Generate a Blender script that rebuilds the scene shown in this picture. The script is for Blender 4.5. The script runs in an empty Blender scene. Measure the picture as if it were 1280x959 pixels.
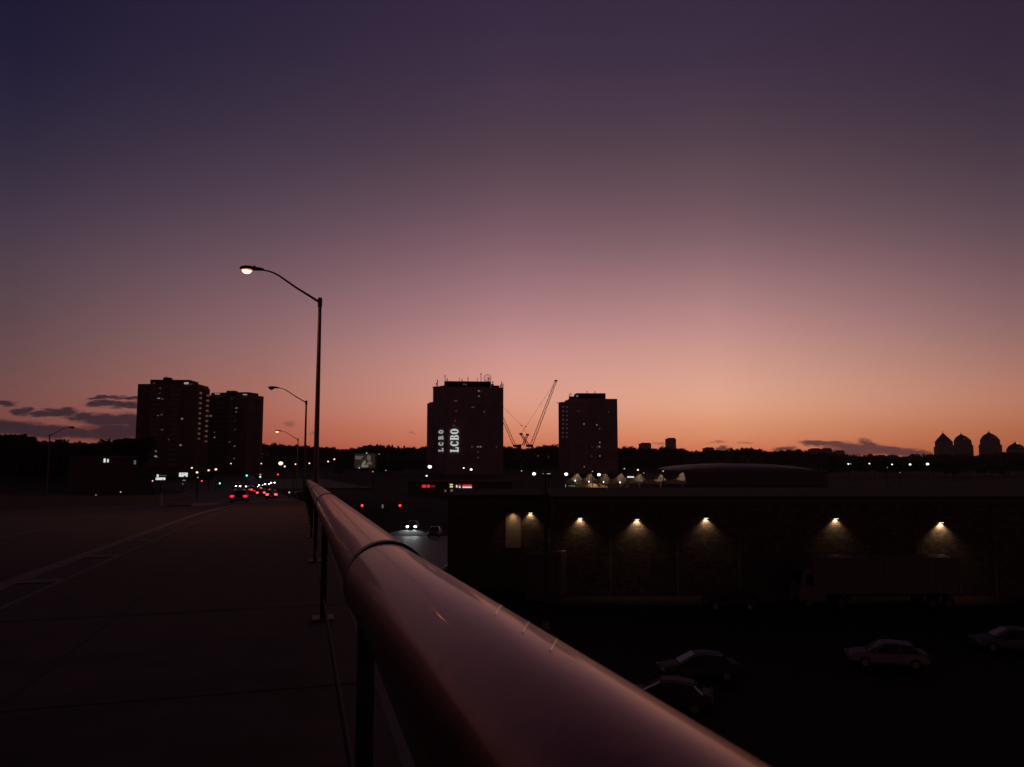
import bpy, math, random
from mathutils import Vector, Matrix
random.seed(7)
R = math.radians
scene = bpy.context.scene
col = scene.collection

# ------------------------------------------------------------------ camera
F = 931.0                       # focal length in pixels of a 1280 wide frame
EYE = 12.6                      # eye height above the low ground
PITCH = math.atan((568 - 479.5) / F)
cd = bpy.data.cameras.new('camera')
cam = bpy.data.objects.new('camera', cd); col.objects.link(cam)
cam.location = (0, 0, EYE); cam.rotation_euler = (R(90) + PITCH, 0, 0)
cd.sensor_width = 36; cd.lens = 36 * F / 1280
cd.clip_start = 0.05; cd.clip_end = 12000
cd.dof.use_dof = True; cd.dof.focus_distance = 90; cd.dof.aperture_fstop = 11
scene.camera = cam
scene.view_settings.view_transform = 'Standard'
scene.view_settings.look = 'None'
scene.view_settings.exposure = 0; scene.view_settings.gamma = 1
scene.view_settings.use_curve_mapping = False
scene.render.engine = 'CYCLES'
try:
    scene.cycles.use_denoising = True
    scene.cycles.max_bounces = 5
    scene.cycles.sample_clamp_indirect = 3
except Exception: pass

CP, SP = math.cos(PITCH), math.sin(PITCH)
def ray(px, py):
    a = (px - 640) / F; b = -(py - 479.5) / F
    return Vector((a, CP - b * SP, SP + b * CP))
def at(px, py, Y):                                  # a point of the place seen at (px, py), Y metres ahead
    r = ray(px, py)
    return Vector((0, 0, EYE)) + r * (Y / r.y)
def gx(px, Y): return (px - 640) / F * Y / CP       # sideways position near the horizon row
def azel(px, py):
    r = ray(px, py).normalized()
    return math.degrees(math.atan2(r.x, r.y)), math.degrees(math.asin(r.z))
def lin(c):
    return tuple(((v / 255) / 12.92 if v / 255 <= .04045 else ((v / 255 + .055) / 1.055) ** 2.4) for v in c)

# ------------------------------------------------------------------ sky (dusk, sun already below the horizon)
ROWS = [0, 100, 200, 300, 400, 450, 500, 540, 562]
SKY = {
 0:    [(31,27,51),(39,34,57),(54,46,64),(76,61,75),(96,73,78),(109,77,78),(121,78,74),(125,71,64),(118,60,55)],
 330:  [(45,36,59),(54,44,64),(72,58,74),(102,78,90),(139,101,105),(157,109,105),(174,110,97),(178,97,80),(163,78,64)],
 640:  [(56,43,65),(67,52,71),(89,68,80),(128,95,105),(180,131,134),(209,150,143),(224,157,136),(222,139,108),(208,106,79)],
 900:  [(56,44,65),(68,53,71),(92,71,81),(130,98,105),(187,138,136),(212,157,143),(230,168,141),(228,149,110),(214,114,80)],
 1280: [(50,38,57),(58,46,62),(76,60,72),(105,80,88),(144,105,105),(166,118,106),(188,124,101),(186,110,78),(174,90,60)],
}
world = bpy.data.worlds.new('World'); scene.world = world; world.use_nodes = True
wt = world.node_tree; wt.nodes.clear()
def wn(t, **k):
    n = wt.nodes.new(t)
    for a, b in k.items(): setattr(n, a, b)
    return n
def wl(a, b): wt.links.new(a, b)
def wmath(op, a, b=None, clamp=False):
    n = wn('ShaderNodeMath', operation=op, use_clamp=clamp)
    for i, v in enumerate((a, b)):
        if v is None: continue
        if isinstance(v, (int, float)): n.inputs[i].default_value = v
        else: wl(v, n.inputs[i])
    return n.outputs[0]
tc = wn('ShaderNodeTexCoord'); nrm = wn('ShaderNodeVectorMath', operation='NORMALIZE'); wl(tc.outputs['Generated'], nrm.inputs[0])
sx = wn('ShaderNodeSeparateXYZ'); wl(nrm.outputs[0], sx.inputs[0])
EL = wmath('MULTIPLY', wmath('ARCSINE', sx.outputs[2]), 180 / math.pi)
AZ = wmath('MULTIPLY', wmath('ARCTAN2', sx.outputs[0], sx.outputs[1]), 180 / math.pi)
TEL = wmath('DIVIDE', EL, 90.0, True)
def ramp(stops):                                   # stops: (elevation degrees, linear rgb), finely interpolated
    n = wn('ShaderNodeValToRGB'); cr = n.color_ramp; cr.interpolation = 'LINEAR'
    stops = sorted(stops)
    els = [s[0] for s in stops]
    def val(e):
        if e <= els[0]: return stops[0][1]
        if e >= els[-1]: return stops[-1][1]
        i = max(j for j in range(len(els) - 1) if els[j] <= e)
        p1, p2 = stops[i], stops[i + 1]
        p0 = stops[max(0, i - 1)]; p3 = stops[min(len(els) - 1, i + 2)]
        h = p2[0] - p1[0]; t = (e - p1[0]) / h; o = []
        for k in range(3):
            m1 = (p2[1][k] - p0[1][k]) / max(1e-6, p2[0] - p0[0]) * h
            m2 = (p3[1][k] - p1[1][k]) / max(1e-6, p3[0] - p1[0]) * h
            o.append((2*t**3-3*t*t+1)*p1[1][k] + (t**3-2*t*t+t)*m1 + (-2*t**3+3*t*t)*p2[1][k] + (t**3-t*t)*m2)
        return tuple(max(0, v) for v in o)
    es = [0, .4, .8, 1.2, 1.7, 2.3, 3, 3.8, 4.7, 5.6, 6.6, 7.7, 9, 10.5, 12, 14, 16, 18, 20, 22.5, 25, 28, 31, 34, 40, 50, 65, 90]
    while len(cr.elements) < len(es): cr.elements.new(.5)
    for i, e in enumerate(es):
        cr.elements[i].position = e / 90
    for i, e in enumerate(es):
        cr.elements[i].position = e / 90; cr.elements[i].color = (*val(e), 1)
    wl(TEL, n.inputs[0]); return n.outputs[0]
ZEN = lin((15, 9, 17))
cols = []
for px, cs in SKY.items():
    st = [(max(0.0, azel(px, py)[1]), lin(c)) for py, c in zip(ROWS, cs)]
    st = sorted(st); st[0] = (0.0, st[0][1])
    st += [(60, ZEN), (90, ZEN)]
    cols.append((azel(px, 560)[0], ramp(st)))
back = ramp([(0, lin((84, 45, 47))), (6, lin((82, 46, 48))), (15, lin((60, 36, 41))), (35, lin((24, 14, 21))), (60, ZEN), (90, ZEN)])
def wmix(f, a, b):
    n = wn('ShaderNodeMix', data_type='RGBA'); n.inputs[0].default_value = 0
    if isinstance(f, (int, float)): n.inputs[0].default_value = f
    else: wl(f, n.inputs[0])
    for v, s in ((a, n.inputs[6]), (b, n.inputs[7])):
        if isinstance(v, tuple): s.default_value = (*v, 1)
        else: wl(v, s)
    return n.outputs[2]
def mr(v, a, b, smooth=False):
    n = wn('ShaderNodeMapRange', clamp=True); n.interpolation_type = 'SMOOTHSTEP' if smooth else 'LINEAR'
    wl(v, n.inputs[0]); n.inputs[1].default_value = a; n.inputs[2].default_value = b
    return n.outputs[0]
cur = cols[0][1]
for (a0, _), (a1, c1) in zip(cols, cols[1:]):
    cur = wmix(mr(AZ, a0, a1), cur, c1)
cur = wmix(mr(AZ, 38, 100, True), cur, back)
ls_ = mr(AZ, -35, -56, True)
lowb = ramp([(0, lin((46, 30, 36))), (8, lin((44, 30, 38))), (20, lin((36, 26, 40))), (35, lin((26, 17, 28))), (60, ZEN), (90, ZEN)])
cur = wmix(ls_, cur, lowb); cur = wmix(mr(AZ, -95, -140, True), cur, back)
# clouds near the horizon, placed by direction
cv = wn('ShaderNodeCombineXYZ'); wl(AZ, cv.inputs[0]); wl(EL, cv.inputs[1])
def noise(scale, stretch, detail):
    m = wn('ShaderNodeMapping'); wl(cv.outputs[0], m.inputs[0]); m.inputs[3].default_value = (1, stretch, 1)
    n = wn('ShaderNodeTexNoise'); n.inputs['Scale'].default_value = scale; n.inputs['Detail'].default_value = detail
    n.inputs['Roughness'].default_value = .6
    wl(m.outputs[0], n.inputs['Vector']); return n
n1 = noise(.9, 2.6, 5)
sub = wn('ShaderNodeVectorMath', operation='SUBTRACT'); wl(n1.outputs['Color'], sub.inputs[0]); sub.inputs[1].default_value = (.5, .5, .5)
mul = wn('ShaderNodeVectorMath', operation='MULTIPLY'); wl(sub.outputs[0], mul.inputs[0]); mul.inputs[1].default_value = (2.2, .75, 0)
addv = wn('ShaderNodeVectorMath', operation='ADD'); wl(cv.outputs[0], addv.inputs[0]); wl(mul.outputs[0], addv.inputs[1])
def cloud_mask(lst, soft=(1.25, .55)):
    acc = None
    for (px, py, hw, hh, rot) in lst:
        a, e = azel(px, py)
        m = wn('ShaderNodeMapping', vector_type='TEXTURE'); wl(addv.outputs[0], m.inputs[0])
        m.inputs[1].default_value = (a, e, 0); m.inputs[2].default_value = (0, 0, R(rot)); m.inputs[3].default_value = (hw * .058, hh * .061, 1)
        L = wn('ShaderNodeVectorMath', operation='LENGTH'); wl(m.outputs[0], L.inputs[0])
        acc = L.outputs['Value'] if acc is None else wmath('MINIMUM', acc, L.outputs['Value'])
    n = wn('ShaderNodeMapRange', clamp=True, interpolation_type='SMOOTHSTEP'); wl(acc, n.inputs[0])
    n.inputs[1].default_value = soft[0]; n.inputs[2].default_value = soft[1]
    return n.outputs[0]
left = cloud_mask([(2,504,13,4,0),(28,514,12,4,0),(60,518,22,3.5,0),(78,514,18,5,0),(104,521,16,5,0),(132,525,30,8,0),(160,525,24,9,0),
                   (160,507,22,4.5,0),(134,496,20,2.4,5),(130,504,18,4,2),(163,499,18,2,-3),(20,535,50,8,-3),(75,540,50,8,-4),(140,541,36,11,0),(168,538,20,12,0)])
right = cloud_mask([(1030,554,30,3.6,-3),(1062,559,34,6,-6),(1088,556,13,5,-22),(1112,563,38,6,-8),(1142,567,22,4,-6),
                    (904,561.5,9,3.5,0),(980,562,16,3,0),(1050,566,60,4,0)])
faint = cloud_mask([(825,555,11,1.6,-3),(932,553,10,1.3,0),(897,553.5,15,1,0),(362,531,7,2.4,-30),(393,541,6,2,0),(516,541,5,1.6,-20)], (1.4, .3))
cur = wmix(wmath('MULTIPLY', left, .94), cur, lin((50, 37, 46)))
cur = wmix(wmath('MULTIPLY', right, .92), cur, lin((84, 55, 58)))
cur = wmix(wmath('MULTIPLY', faint, .5), cur, lin((105, 66, 64)))
bg = wn('ShaderNodeBackground'); wl(cur, bg.inputs[0]); bg.inputs[1].default_value = 1.0
wo = wn('ShaderNodeOutputWorld'); wl(bg.outputs[0], wo.inputs[0])

# ------------------------------------------------------------------ materials
def mat(name, c, rough=.8, metal=0., var=.35, scale=3., bump=0., emit=None, es=0., coat=0., detail=6):
    m = bpy.data.materials.new(name); m.use_nodes = True
    nt = m.node_tree; b = nt.nodes['Principled BSDF']
    b.inputs['Roughness'].default_value = rough; b.inputs['Metallic'].default_value = metal
    if coat: b.inputs['Coat Weight'].default_value = coat
    t = nt.nodes.new('ShaderNodeTexCoord'); n = nt.nodes.new('ShaderNodeTexNoise')
    n.inputs['Scale'].default_value = scale; n.inputs['Detail'].default_value = detail; n.inputs['Roughness'].default_value = .65
    nt.links.new(t.outputs['Object'], n.inputs['Vector'])
    r = nt.nodes.new('ShaderNodeValToRGB'); r.color_ramp.elements[0].position = .3; r.color_ramp.elements[1].position = .7
    r.color_ramp.elements[0].color = (*[v * (1 - var) for v in c], 1); r.color_ramp.elements[1].color = (*[min(1, v * (1 + var)) for v in c], 1)
    nt.links.new(n.outputs['Fac'], r.inputs[0]); nt.links.new(r.outputs[0], b.inputs['Base Color'])
    if bump:
        bp = nt.nodes.new('ShaderNodeBump'); bp.inputs['Strength'].default_value = bump; bp.inputs['Distance'].default_value = .02
        nt.links.new(n.outputs['Fac'], bp.inputs['Height']); nt.links.new(bp.outputs[0], b.inputs['Normal'])
    if emit:
        b.inputs['Emission Color'].default_value = (*emit, 1); b.inputs['Emission Strength'].default_value = es
    return m
def glow(name, c, s):
    m = mat(name, (.3, .3, .3), .5, emit=c, es=s, var=.05); return m
M = {}
M['ground'] = mat('ground', (.014, .011, .0105), .95, scale=.05, bump=.2)
M['asphalt'] = mat('asphalt', (.052, .04, .038), .8, scale=14, bump=.25, detail=10)
M['lot'] = mat('lot_asphalt', (.032, .022, .02), .85, scale=.8, detail=10)
M['damp'] = mat('damp_asphalt', (.045, .04, .038), .62, scale=2, bump=.15)
M['walk'] = mat('sidewalk_concrete', (.088, .054, .046), .85, scale=1.6, var=.38, bump=.2, detail=10)
M['kerb'] = mat('kerb_concrete', (.2, .165, .16), .85, scale=5, var=.35, bump=.2)
M['joint'] = mat('joint_filler', (.055, .042, .038), .9, scale=6)
M['panel'] = mat('dark_infill', (.04, .034, .034), .85, scale=6, bump=.3)
M['paint'] = mat('road_paint', (.10, .085, .078), .7, scale=4, var=.6)
M['barrier'] = mat('weathered_barrier', (.05, .04, .037), .9, scale=.8)
M['deck'] = mat('deck_concrete', (.22, .2, .19), .9, scale=.7)
M['lamplit_orange'] = mat('island_lamplit_orange', (.42, .15, .07), .85, scale=4)  # orange stands for lamp glow on the ground
M['rail'] = mat('brown_anodised_aluminium', (.20, .066, .058), .37, 1., var=.22, scale=25, bump=.004, coat=.26)
M['rail'].node_tree.nodes['Principled BSDF'].inputs['Coat Roughness'].default_value = .06
M['sleeve'] = mat('rail_sleeve', (.05, .04, .04), .5, .6)
M['steel'] = mat('galvanised_steel', (.16, .14, .14), .55, .5, scale=6)
M['railpaint'] = mat('rail_paint', (.022, .015, .014), .85)
M['dark'] = mat('dark_metal', (.03, .027, .027), .55, .3)
M['scratch'] = mat('bare_scratch', (.95, .85, .8), .3, 1.)
M['tower'] = mat('tower_concrete', (.34, .26, .27), .9, scale=.15, var=.25)
M['tower_dark'] = mat('tower_brick', (.16, .1, .09), .9, scale=.2, var=.25)
M['balcony'] = mat('balcony_concrete', (.24, .2, .19), .9, scale=.4)
M['glass'] = mat('dark_glass', (.02, .02, .022), .12, 0, var=.1)
M['roofing'] = mat('roofing', (.028, .022, .022), .95, scale=.3)
M['paleroof'] = mat('pale_sheet_roof', (.2, .165, .165), .6, scale=.2, var=.15)
M['cladding'] = mat('cladding', (.12, .1, .1), .85, scale=.5)
M['lit_panel'] = mat('lit_panel_pale', (.5, .42, .33), .7, var=.12)  # pale tone stands for lamplight on a patch of wall
M['leaf'] = mat('leaves', (.05, .06, .03), .9, scale=.6, var=.5)
M['bark'] = mat('bark', (.09, .065, .05), .95, scale=5)
M['crane'] = mat('crane_paint', (.16, .05, .03), .6)
M['cable'] = mat('steel_cable', (.08, .06, .06), .6, .4)
M['tyre'] = mat('tyre_rubber', (.02, .02, .02), .9)
M['rim'] = mat('wheel_alloy', (.4, .4, .4), .4, .9)
M['white'] = mat('white_paint', (.72, .7, .7), .4, var=.08)
M['container'] = mat('container_paint', (.1, .08, .08), .6, var=.12)
M['trailer'] = mat('trailer_paint', (.17, .15, .15), .5, var=.12)
for n, c in (('black', (.015,.015,.016)), ('grey', (.05,.048,.05)), ('silver', (.15,.145,.15)), ('red', (.06,.012,.012)), ('blue', (.02,.024,.04))):
    M['car_' + n] = mat('car_paint_' + n, c, .5, .1, var=.15)
M['car_white'] = mat('car_paint_white', (.27, .25, .26), .5, var=.12)
M['lampwarm'] = glow('sodium_lens', (1, .3, .085), 14)
M['lampglow'] = glow('sodium_halo', (1, .28, .1), .75)  # orange glow standing for the halo round a lit lens
M['lampfar'] = glow('warm_lamp_lens', (1, .6, .42), 2.2)
M['lampwhite'] = glow('white_lamp_lens', (1, .93, .88), 2.5)
M['lampdim'] = glow('dim_white_lens', (1, .9, .85), .55)
M['lampred'] = glow('red_glow_lamp', (1, .42, .34), 1.8)
M['lens_off'] = mat('unlit_lens', (.12, .09, .08), .3)
M['taillight'] = glow('tail_light_lit', (1, .012, .03), 1.9)
M['brakelight'] = glow('brake_light_lit', (1, .04, .05), 4)
M['tail_off'] = mat('tail_lens_off', (.15, .01, .01), .3)
M['headlight'] = glow('headlight_lit', (.9, 1, .98), 14)
M['head_off'] = mat('head_lens_off', (.45, .45, .46), .15, .2)
M['green'] = glow('green_signal_lit', (.1, .95, .75), 4)
M['redsig'] = glow('red_signal_lit', (1, .04, .05), 2.5)
M['sig_off'] = mat('signal_lens_off', (.03, .02, .015), .4)
M['win_warm'] = glow('lit_window_warm', (1, .75, .5), .17)
M['win_pale'] = glow('lit_window_pale', (.9, .92, .9), .3)
M['win_dim'] = glow('lit_window_dim', (1, .66, .5), .04)
M['stair'] = glow('stair_window_warm', (1, .52, .3), .075)
M['letter'] = glow('sign_letter_white', (.9, 1, .96), .62)
M['letter_dim'] = glow('sign_letter_oblique', (.9, 1, .96), .36)
M['sign_white'] = glow('sign_panel_white', (.95, 1, .98), .75)
M['sign_dim'] = glow('sign_panel_dim', (.7, .85, .8), .12)
M['sign_red'] = glow('sign_panel_red', (1, .03, .06), .75)
M['sign_yellow'] = glow('sign_panel_yellow', (1, .85, .4), .8)
M['ad_back'] = glow('ad_dark_green', (.5, .6, .35), .018)
M['ad_text'] = glow('ad_pale_text', (1, .9, .85), .09)
M['ad_skin'] = glow('ad_skin_tone', (1, .62, .5), .10)
M['ad_pale'] = glow('ad_pale_cloth', (1, .9, .65), .13)

for n_, v_ in (('ground', .08), ('lot', .12), ('roofing', .08), ('asphalt', .3), ('walk', .3), ('paleroof', .3), ('leaf', .1), ('cladding', .2)):
    M[n_].node_tree.nodes['Principled BSDF'].inputs['Specular IOR Level'].default_value = v_
def brick_mat():
    m = bpy.data.materials.new('wall_brick'); m.use_nodes = True; nt = m.node_tree; b = nt.nodes['Principled BSDF']
    t = nt.nodes.new('ShaderNodeTexCoord'); mp = nt.nodes.new('ShaderNodeMapping'); nt.links.new(t.outputs['Object'], mp.inputs[0])
    mp.inputs[2].default_value = (R(90), 0, 0)
    br = nt.nodes.new('ShaderNodeTexBrick'); nt.links.new(mp.outputs[0], br.inputs[0])
    br.inputs['Color1'].default_value = (.26, .2, .15, 1); br.inputs['Color2'].default_value = (.12, .09, .07, 1); br.inputs['Mortar'].default_value = (.1, .08, .07, 1)
    br.inputs['Scale'].default_value = 1; br.inputs['Brick Width'].default_value = .4; br.inputs['Row Height'].default_value = .2; br.inputs['Mortar Size'].default_value = .015
    n = nt.nodes.new('ShaderNodeTexNoise'); n.inputs['Scale'].default_value = 1.7; n.inputs['Detail'].default_value = 8; nt.links.new(t.outputs['Object'], n.inputs['Vector'])
    mx = nt.nodes.new('ShaderNodeMix'); mx.data_type = 'RGBA'; mx.blend_type = 'MULTIPLY'; mx.inputs[0].default_value = .7
    nt.links.new(br.outputs[0], mx.inputs[6]); nt.links.new(n.outputs['Fac'], mx.inputs[7]); nt.links.new(mx.outputs[2], b.inputs['Base Color'])
    b.inputs['Roughness'].default_value = .9
    bp = nt.nodes.new('ShaderNodeBump'); bp.inputs['Strength'].default_value = .6; bp.inputs['Distance'].default_value = .03
    nt.links.new(br.outputs['Fac'], bp.inputs['Height']); bp.invert = True; nt.links.new(bp.outputs[0], b.inputs['Normal'])
    return m
M['brick'] = brick_mat()
def fabric_mat():
    m = bpy.data.materials.new('tensile_fabric'); m.use_nodes = True; nt = m.node_tree
    out = nt.nodes['Material Output']; b = nt.nodes['Principled BSDF']; b.inputs['Base Color'].default_value = (.75, .68, .58, 1); b.inputs['Roughness'].default_value = .8
    tr = nt.nodes.new('ShaderNodeBsdfTranslucent'); tr.inputs[0].default_value = (.8, .72, .62, 1)
    n = nt.nodes.new('ShaderNodeTexNoise'); n.inputs['Scale'].default_value = 1.2
    mr_ = nt.nodes.new('ShaderNodeMapRange'); mr_.inputs[3].default_value = .45; mr_.inputs[4].default_value = .7; nt.links.new(n.outputs['Fac'], mr_.inputs[0])
    mx = nt.nodes.new('ShaderNodeMixShader'); nt.links.new(mr_.outputs[0], mx.inputs[0]); nt.links.new(b.outputs[0], mx.inputs[1]); nt.links.new(tr.outputs[0], mx.inputs[2]); nt.links.new(mx.outputs[0], out.inputs[0])
    return m
M['fabric'] = fabric_mat()

# ------------------------------------------------------------------ mesh helpers
def wloc(o):
    v = Vector((0, 0, 0))
    while o is not None: v += o.location; o = o.parent
    return v
class MB:
    def __init__(s): s.v = []; s.f = []
    def box(s, c, size, rz=0., M4=None):
        c = Vector(c); h = Vector(size) / 2; b = len(s.v); rot = Matrix.Rotation(rz, 3, 'Z')
        for x in (-1, 1):
            for y in (-1, 1):
                for z in (-1, 1): s.v.append(c + rot @ Vector((x * h.x, y * h.y, z * h.z)))
        s.f += [tuple(b + i for i in q) for q in ((0,1,3,2),(4,6,7,5),(0,4,5,1),(2,3,7,6),(0,2,6,4),(1,5,7,3))]
        return s
    def prism(s, pts, z0, z1):                       # plan polygon (counter-clockwise from above)
        b = len(s.v); n = len(pts)
        for z in (z0, z1):
            for p in pts: s.v.append(Vector((p[0], p[1], z)))
        s.f.append(tuple(b + i for i in range(n - 1, -1, -1))); s.f.append(tuple(b + n + i for i in range(n)))
        for i in range(n):
            j = (i + 1) % n; s.f.append((b + i, b + j, b + n + j, b + n + i))
        return s
    def tube(s, pts, rad, n=8, caps=True):
        pts = [Vector(p) for p in pts]; rads = rad if isinstance(rad, (list, tuple)) else [rad] * len(pts)
        b = len(s.v); pu = None
        for i, p in enumerate(pts):
            d = (pts[min(i + 1, len(pts) - 1)] - pts[max(i - 1, 0)]).normalized()
            if pu is None:
                up = Vector((0, 0, 1)) if abs(d.z) < .95 else Vector((0, 1, 0)); u = d.cross(up).normalized()
            else: u = (pu - d * pu.dot(d)).normalized()
            pu = u; w = u.cross(d)
            for k in range(n):
                a = 2 * math.pi * k / n; s.v.append(p + (u * math.cos(a) + w * math.sin(a)) * rads[i])
        for i in range(len(pts) - 1):
            for k in range(n):
                k2 = (k + 1) % n; a = b + i * n
                s.f.append((a + k, a + n + k, a + n + k2, a + k2))
        if caps:
            e = b + (len(pts) - 1) * n
            for st_, rev in ((b, False), (e, True)):
                q = len(s.v); s.v += [s.v[st_ + k].copy() for k in range(n)]
                s.f.append(tuple(q + k for k in (range(n - 1, -1, -1) if rev else range(n))))
        return s
    def ell(s, c, r, nu=12, nv=8):
        c = Vector(c); b = len(s.v)
        for j in range(nv + 1):
            t = math.pi * j / nv
            for i in range(nu):
                a = 2 * math.pi * i / nu
                s.v.append(c + Vector((r[0] * math.sin(t) * math.cos(a), r[1] * math.sin(t) * math.sin(a), r[2] * math.cos(t))))
        for j in range(nv):
            for i in range(nu):
                i2 = (i + 1) % nu; s.f.append((b + j*nu + i, b + (j+1)*nu + i, b + (j+1)*nu + i2, b + j*nu + i2))
        return s
    def loft(s, rings, closed=True, caps=True):
        b = len(s.v); n = len(rings[0])
        for r in rings: s.v += [Vector(p) for p in r]
        for i in range(len(rings) - 1):
            for k in range(n if closed else n - 1):
                k2 = (k + 1) % n; a = b + i * n; s.f.append((a + k, a + k2, a + n + k2, a + n + k))
        if caps:
            s.f.append(tuple(b + k for k in range(n - 1, -1, -1))); e = b + (len(rings) - 1) * n; s.f.append(tuple(e + k for k in range(n)))
        return s
    def quad(s, a, b_, c, d):
        b = len(s.v); s.v += [Vector(a), Vector(b_), Vector(c), Vector(d)]; s.f.append((b, b + 1, b + 2, b + 3)); return s
    def build(s, name, m, parent=None, smooth=False, local=False, bevel=0):
        off = Vector((0, 0, 0)) if (parent is None or local) else wloc(parent)
        me = bpy.data.meshes.new(name); me.from_pydata([tuple(p - off) for p in s.v], [], s.f); me.update()
        me.materials.append(M[m] if isinstance(m, str) else m)
        o = bpy.data.objects.new(name, me); col.objects.link(o)
        if parent is not None: o.parent = parent
        if smooth:
            for p in me.polygons: p.use_smooth = True
        if bevel:
            bv = o.modifiers.new('bevel', 'BEVEL'); bv.width = bevel; bv.segments = 2; bv.limit_method = 'ANGLE'
        return o
def tag(o, label=None, cat=None, group=None, kind=None):
    for k, v in (('label', label), ('category', cat), ('group', group), ('kind', kind)):
        if v: o[k] = v
    return o
def thing(name, label, cat, loc, rz=0., group=None):
    o = bpy.data.objects.new(name, None); o.empty_display_size = .3; col.objects.link(o)
    o.location = loc; o.rotation_euler = (0, 0, rz); return tag(o, label, cat, group)
def copy_tree(o, parent=None):
    c = o.copy(); col.objects.link(c); c.parent = parent
    for ch in [x for x in KIDS.get(o.name, [])]: copy_tree(ch, c)
    return c
KIDS = {}
def index_kids(o):
    ks = [x for x in o.children]
    KIDS[o.name] = ks
    for k in ks: index_kids(k)
def dup(o, label, loc, rz=0., group=None, scale=None):
    if o.name not in KIDS: index_kids(o)
    c = copy_tree(o); c.location = loc; c.rotation_euler = (0, 0, rz); c['label'] = label
    if group: c['group'] = group
    if scale: c.scale = scale
    return c
def repl(o, frm, to):                               # give a copied thing's parts another material
    for ch in [o] + list(o.children_recursive):
        if ch.type == 'MESH':
            for i, s in enumerate(ch.material_slots):
                if s.material in frm:
                    new = to[frm.index(s.material)]; s.link = 'OBJECT'; s.material = new
def light(kind, name, loc, energy, color, parent=None, size=.1, rot=None, spot=None, blend=.5):
    l = bpy.data.lights.new(name, kind); l.energy = energy; l.color = color
    if kind in ('POINT', 'SPOT'): l.shadow_soft_size = size
    if kind == 'SPOT': l.spot_size = spot; l.spot_blend = blend
    o = bpy.data.objects.new(name, l); col.objects.link(o)
    o.location = Vector(loc) - (wloc(parent) if parent else Vector((0, 0, 0)))
    if rot: o.rotation_euler = rot
    o.parent = parent; return o

# ------------------------------------------------------------------ the lie of the land
def interp(tab, x):
    if x <= tab[0][0]: return tab[0][1]
    if x >= tab[-1][0]: return tab[-1][1]
    for i in range(len(tab) - 1):
        (a, p), (b, q) = tab[i], tab[i + 1]
        if a <= x <= b:
            h = b - a; t = (x - a) / h
            def sl(j):
                if j == 0: return (tab[1][1] - tab[0][1]) / (tab[1][0] - tab[0][0])
                if j == len(tab) - 1: return (tab[-1][1] - tab[-2][1]) / (tab[-1][0] - tab[-2][0])
                return (tab[j+1][1] - tab[j-1][1]) / (tab[j+1][0] - tab[j-1][0])
            m1, m2 = sl(i) * h, sl(i + 1) * h
            return (2*t**3-3*t*t+1)*p + (t**3-2*t*t+t)*m1 + (-2*t**3+3*t*t)*q + (t**3-t*t)*m2
def lerp_tab(tab, x):
    if x <= tab[0][0]: return tab[0][1]
    for (a, p), (b, q) in zip(tab, tab[1:]):
        if x <= b: return p + (q - p) * (x - a) / (b - a)
    return tab[-1][1]
def sst(a, b, x):
    t = min(1, max(0, (x - a) / (b - a))); return t * t * (3 - 2 * t)
DROP = [(-40,.42),(-20,.88),(0,1.4),(10,1.655),(20,1.93),(30,2.24),(42,2.8),(54,3.45),(70,4.38),(87,5.35),(130,7.55),(180,9.4),(250,11.0),(350,12.2),(450,12.45),(900,12.45)]
TH = -.279
TV = Vector((TH, 1, 0)).normalized(); RV = Vector((TV.y, -TV.x, 0))
def rz_(s): return EYE - interp(DROP, s)
def bend(s): return -1.3 * (max(0, s - 60) / 60) ** 2 if s < 180 else -5.2 - (s - 180) * .0866
def rp(s, lat, h=0.):
    p = Vector((TH * s, s, 0)) + RV * (lat + bend(s)); p.z = rz_(s) + h; return p
YAW = math.atan2(-TV.x, TV.y)                        # heading of the road for things whose front is +Y
RIDGE = [(-400,548),(-100,540),(0,541),(36,541),(44,549),(64,549),(80,551),(120,553),(140,549),(165,545),(200,546),(300,550),(330,553),(345,554),(380,556),(410,557),(420,562),(432,561),(440,559),(455,557),
         (470,556),(490,556),(505,557),(530,559),(560,559),(631,558),(650,559),(672,558),(690,556),(730,557),(772,558),(800,560),(850,559),(862,562),(872,565),(884,563),(892,561),(900,564),(915,561),(930,559),
         (948,560),(957,564),(963,566),(972,562),(985,562),(1000,563),(1012,565),(1030,567),(1060,568),(1100,569),(1130,568),(1165,567),(1215,568),(1232,567),(1255,564),(1280,567),(1400,566),(1700,564)]
def ridge_z(px, Y): return EYE + (568 - lerp_tab(RIDGE, px)) / F * Y
def G(x, y):
    if y < 1: y_ = 1
    else: y_ = y
    lat = (x - TH * y) * TV.y - bend(y)
    g = 5.4 * sst(26, 60, -lat) * sst(20, 70, y) * (1 - sst(330, 480, y))
    if y > 100 and y < 520:
        k = sst(115, 190, y) * (1 - sst(30, 75, abs(lat + 12))) * (1 - sst(430, 520, y))
        g = g + (rz_(y) - .35 - g) * k
    px = 640 + x / y_ * F
    if y > 560: g += sst(570, 680, y) * max(0, ridge_z(px, 680) - 13) * (1 - sst(1200, 2500, y) * .6)
    return g
xs = sorted(set([-2000,-1500,-1150,-900,-720,-600] + list(range(-520, 521, 20)) + [600,720,900,1150,1500,2000] + list(range(-150, 60, 6))))
ys = [-900,-500,-200,-80,-30,0,20] + list(range(30, 360, 8)) + list(range(360, 760, 20)) + [800,900,1050,1250,1500,1700,1790]
me = MB()
for y in ys:
    for x in xs: me.v.append(Vector((x, y, G(x, y))))
for j in range(len(ys) - 1):
    for i in range(len(xs) - 1):
        a = j * len(xs) + i; me.f.append((a, a + 1, a + 1 + len(xs), a + len(xs)))
tag(me.build('ground', 'ground', smooth=True), kind='structure')

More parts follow.
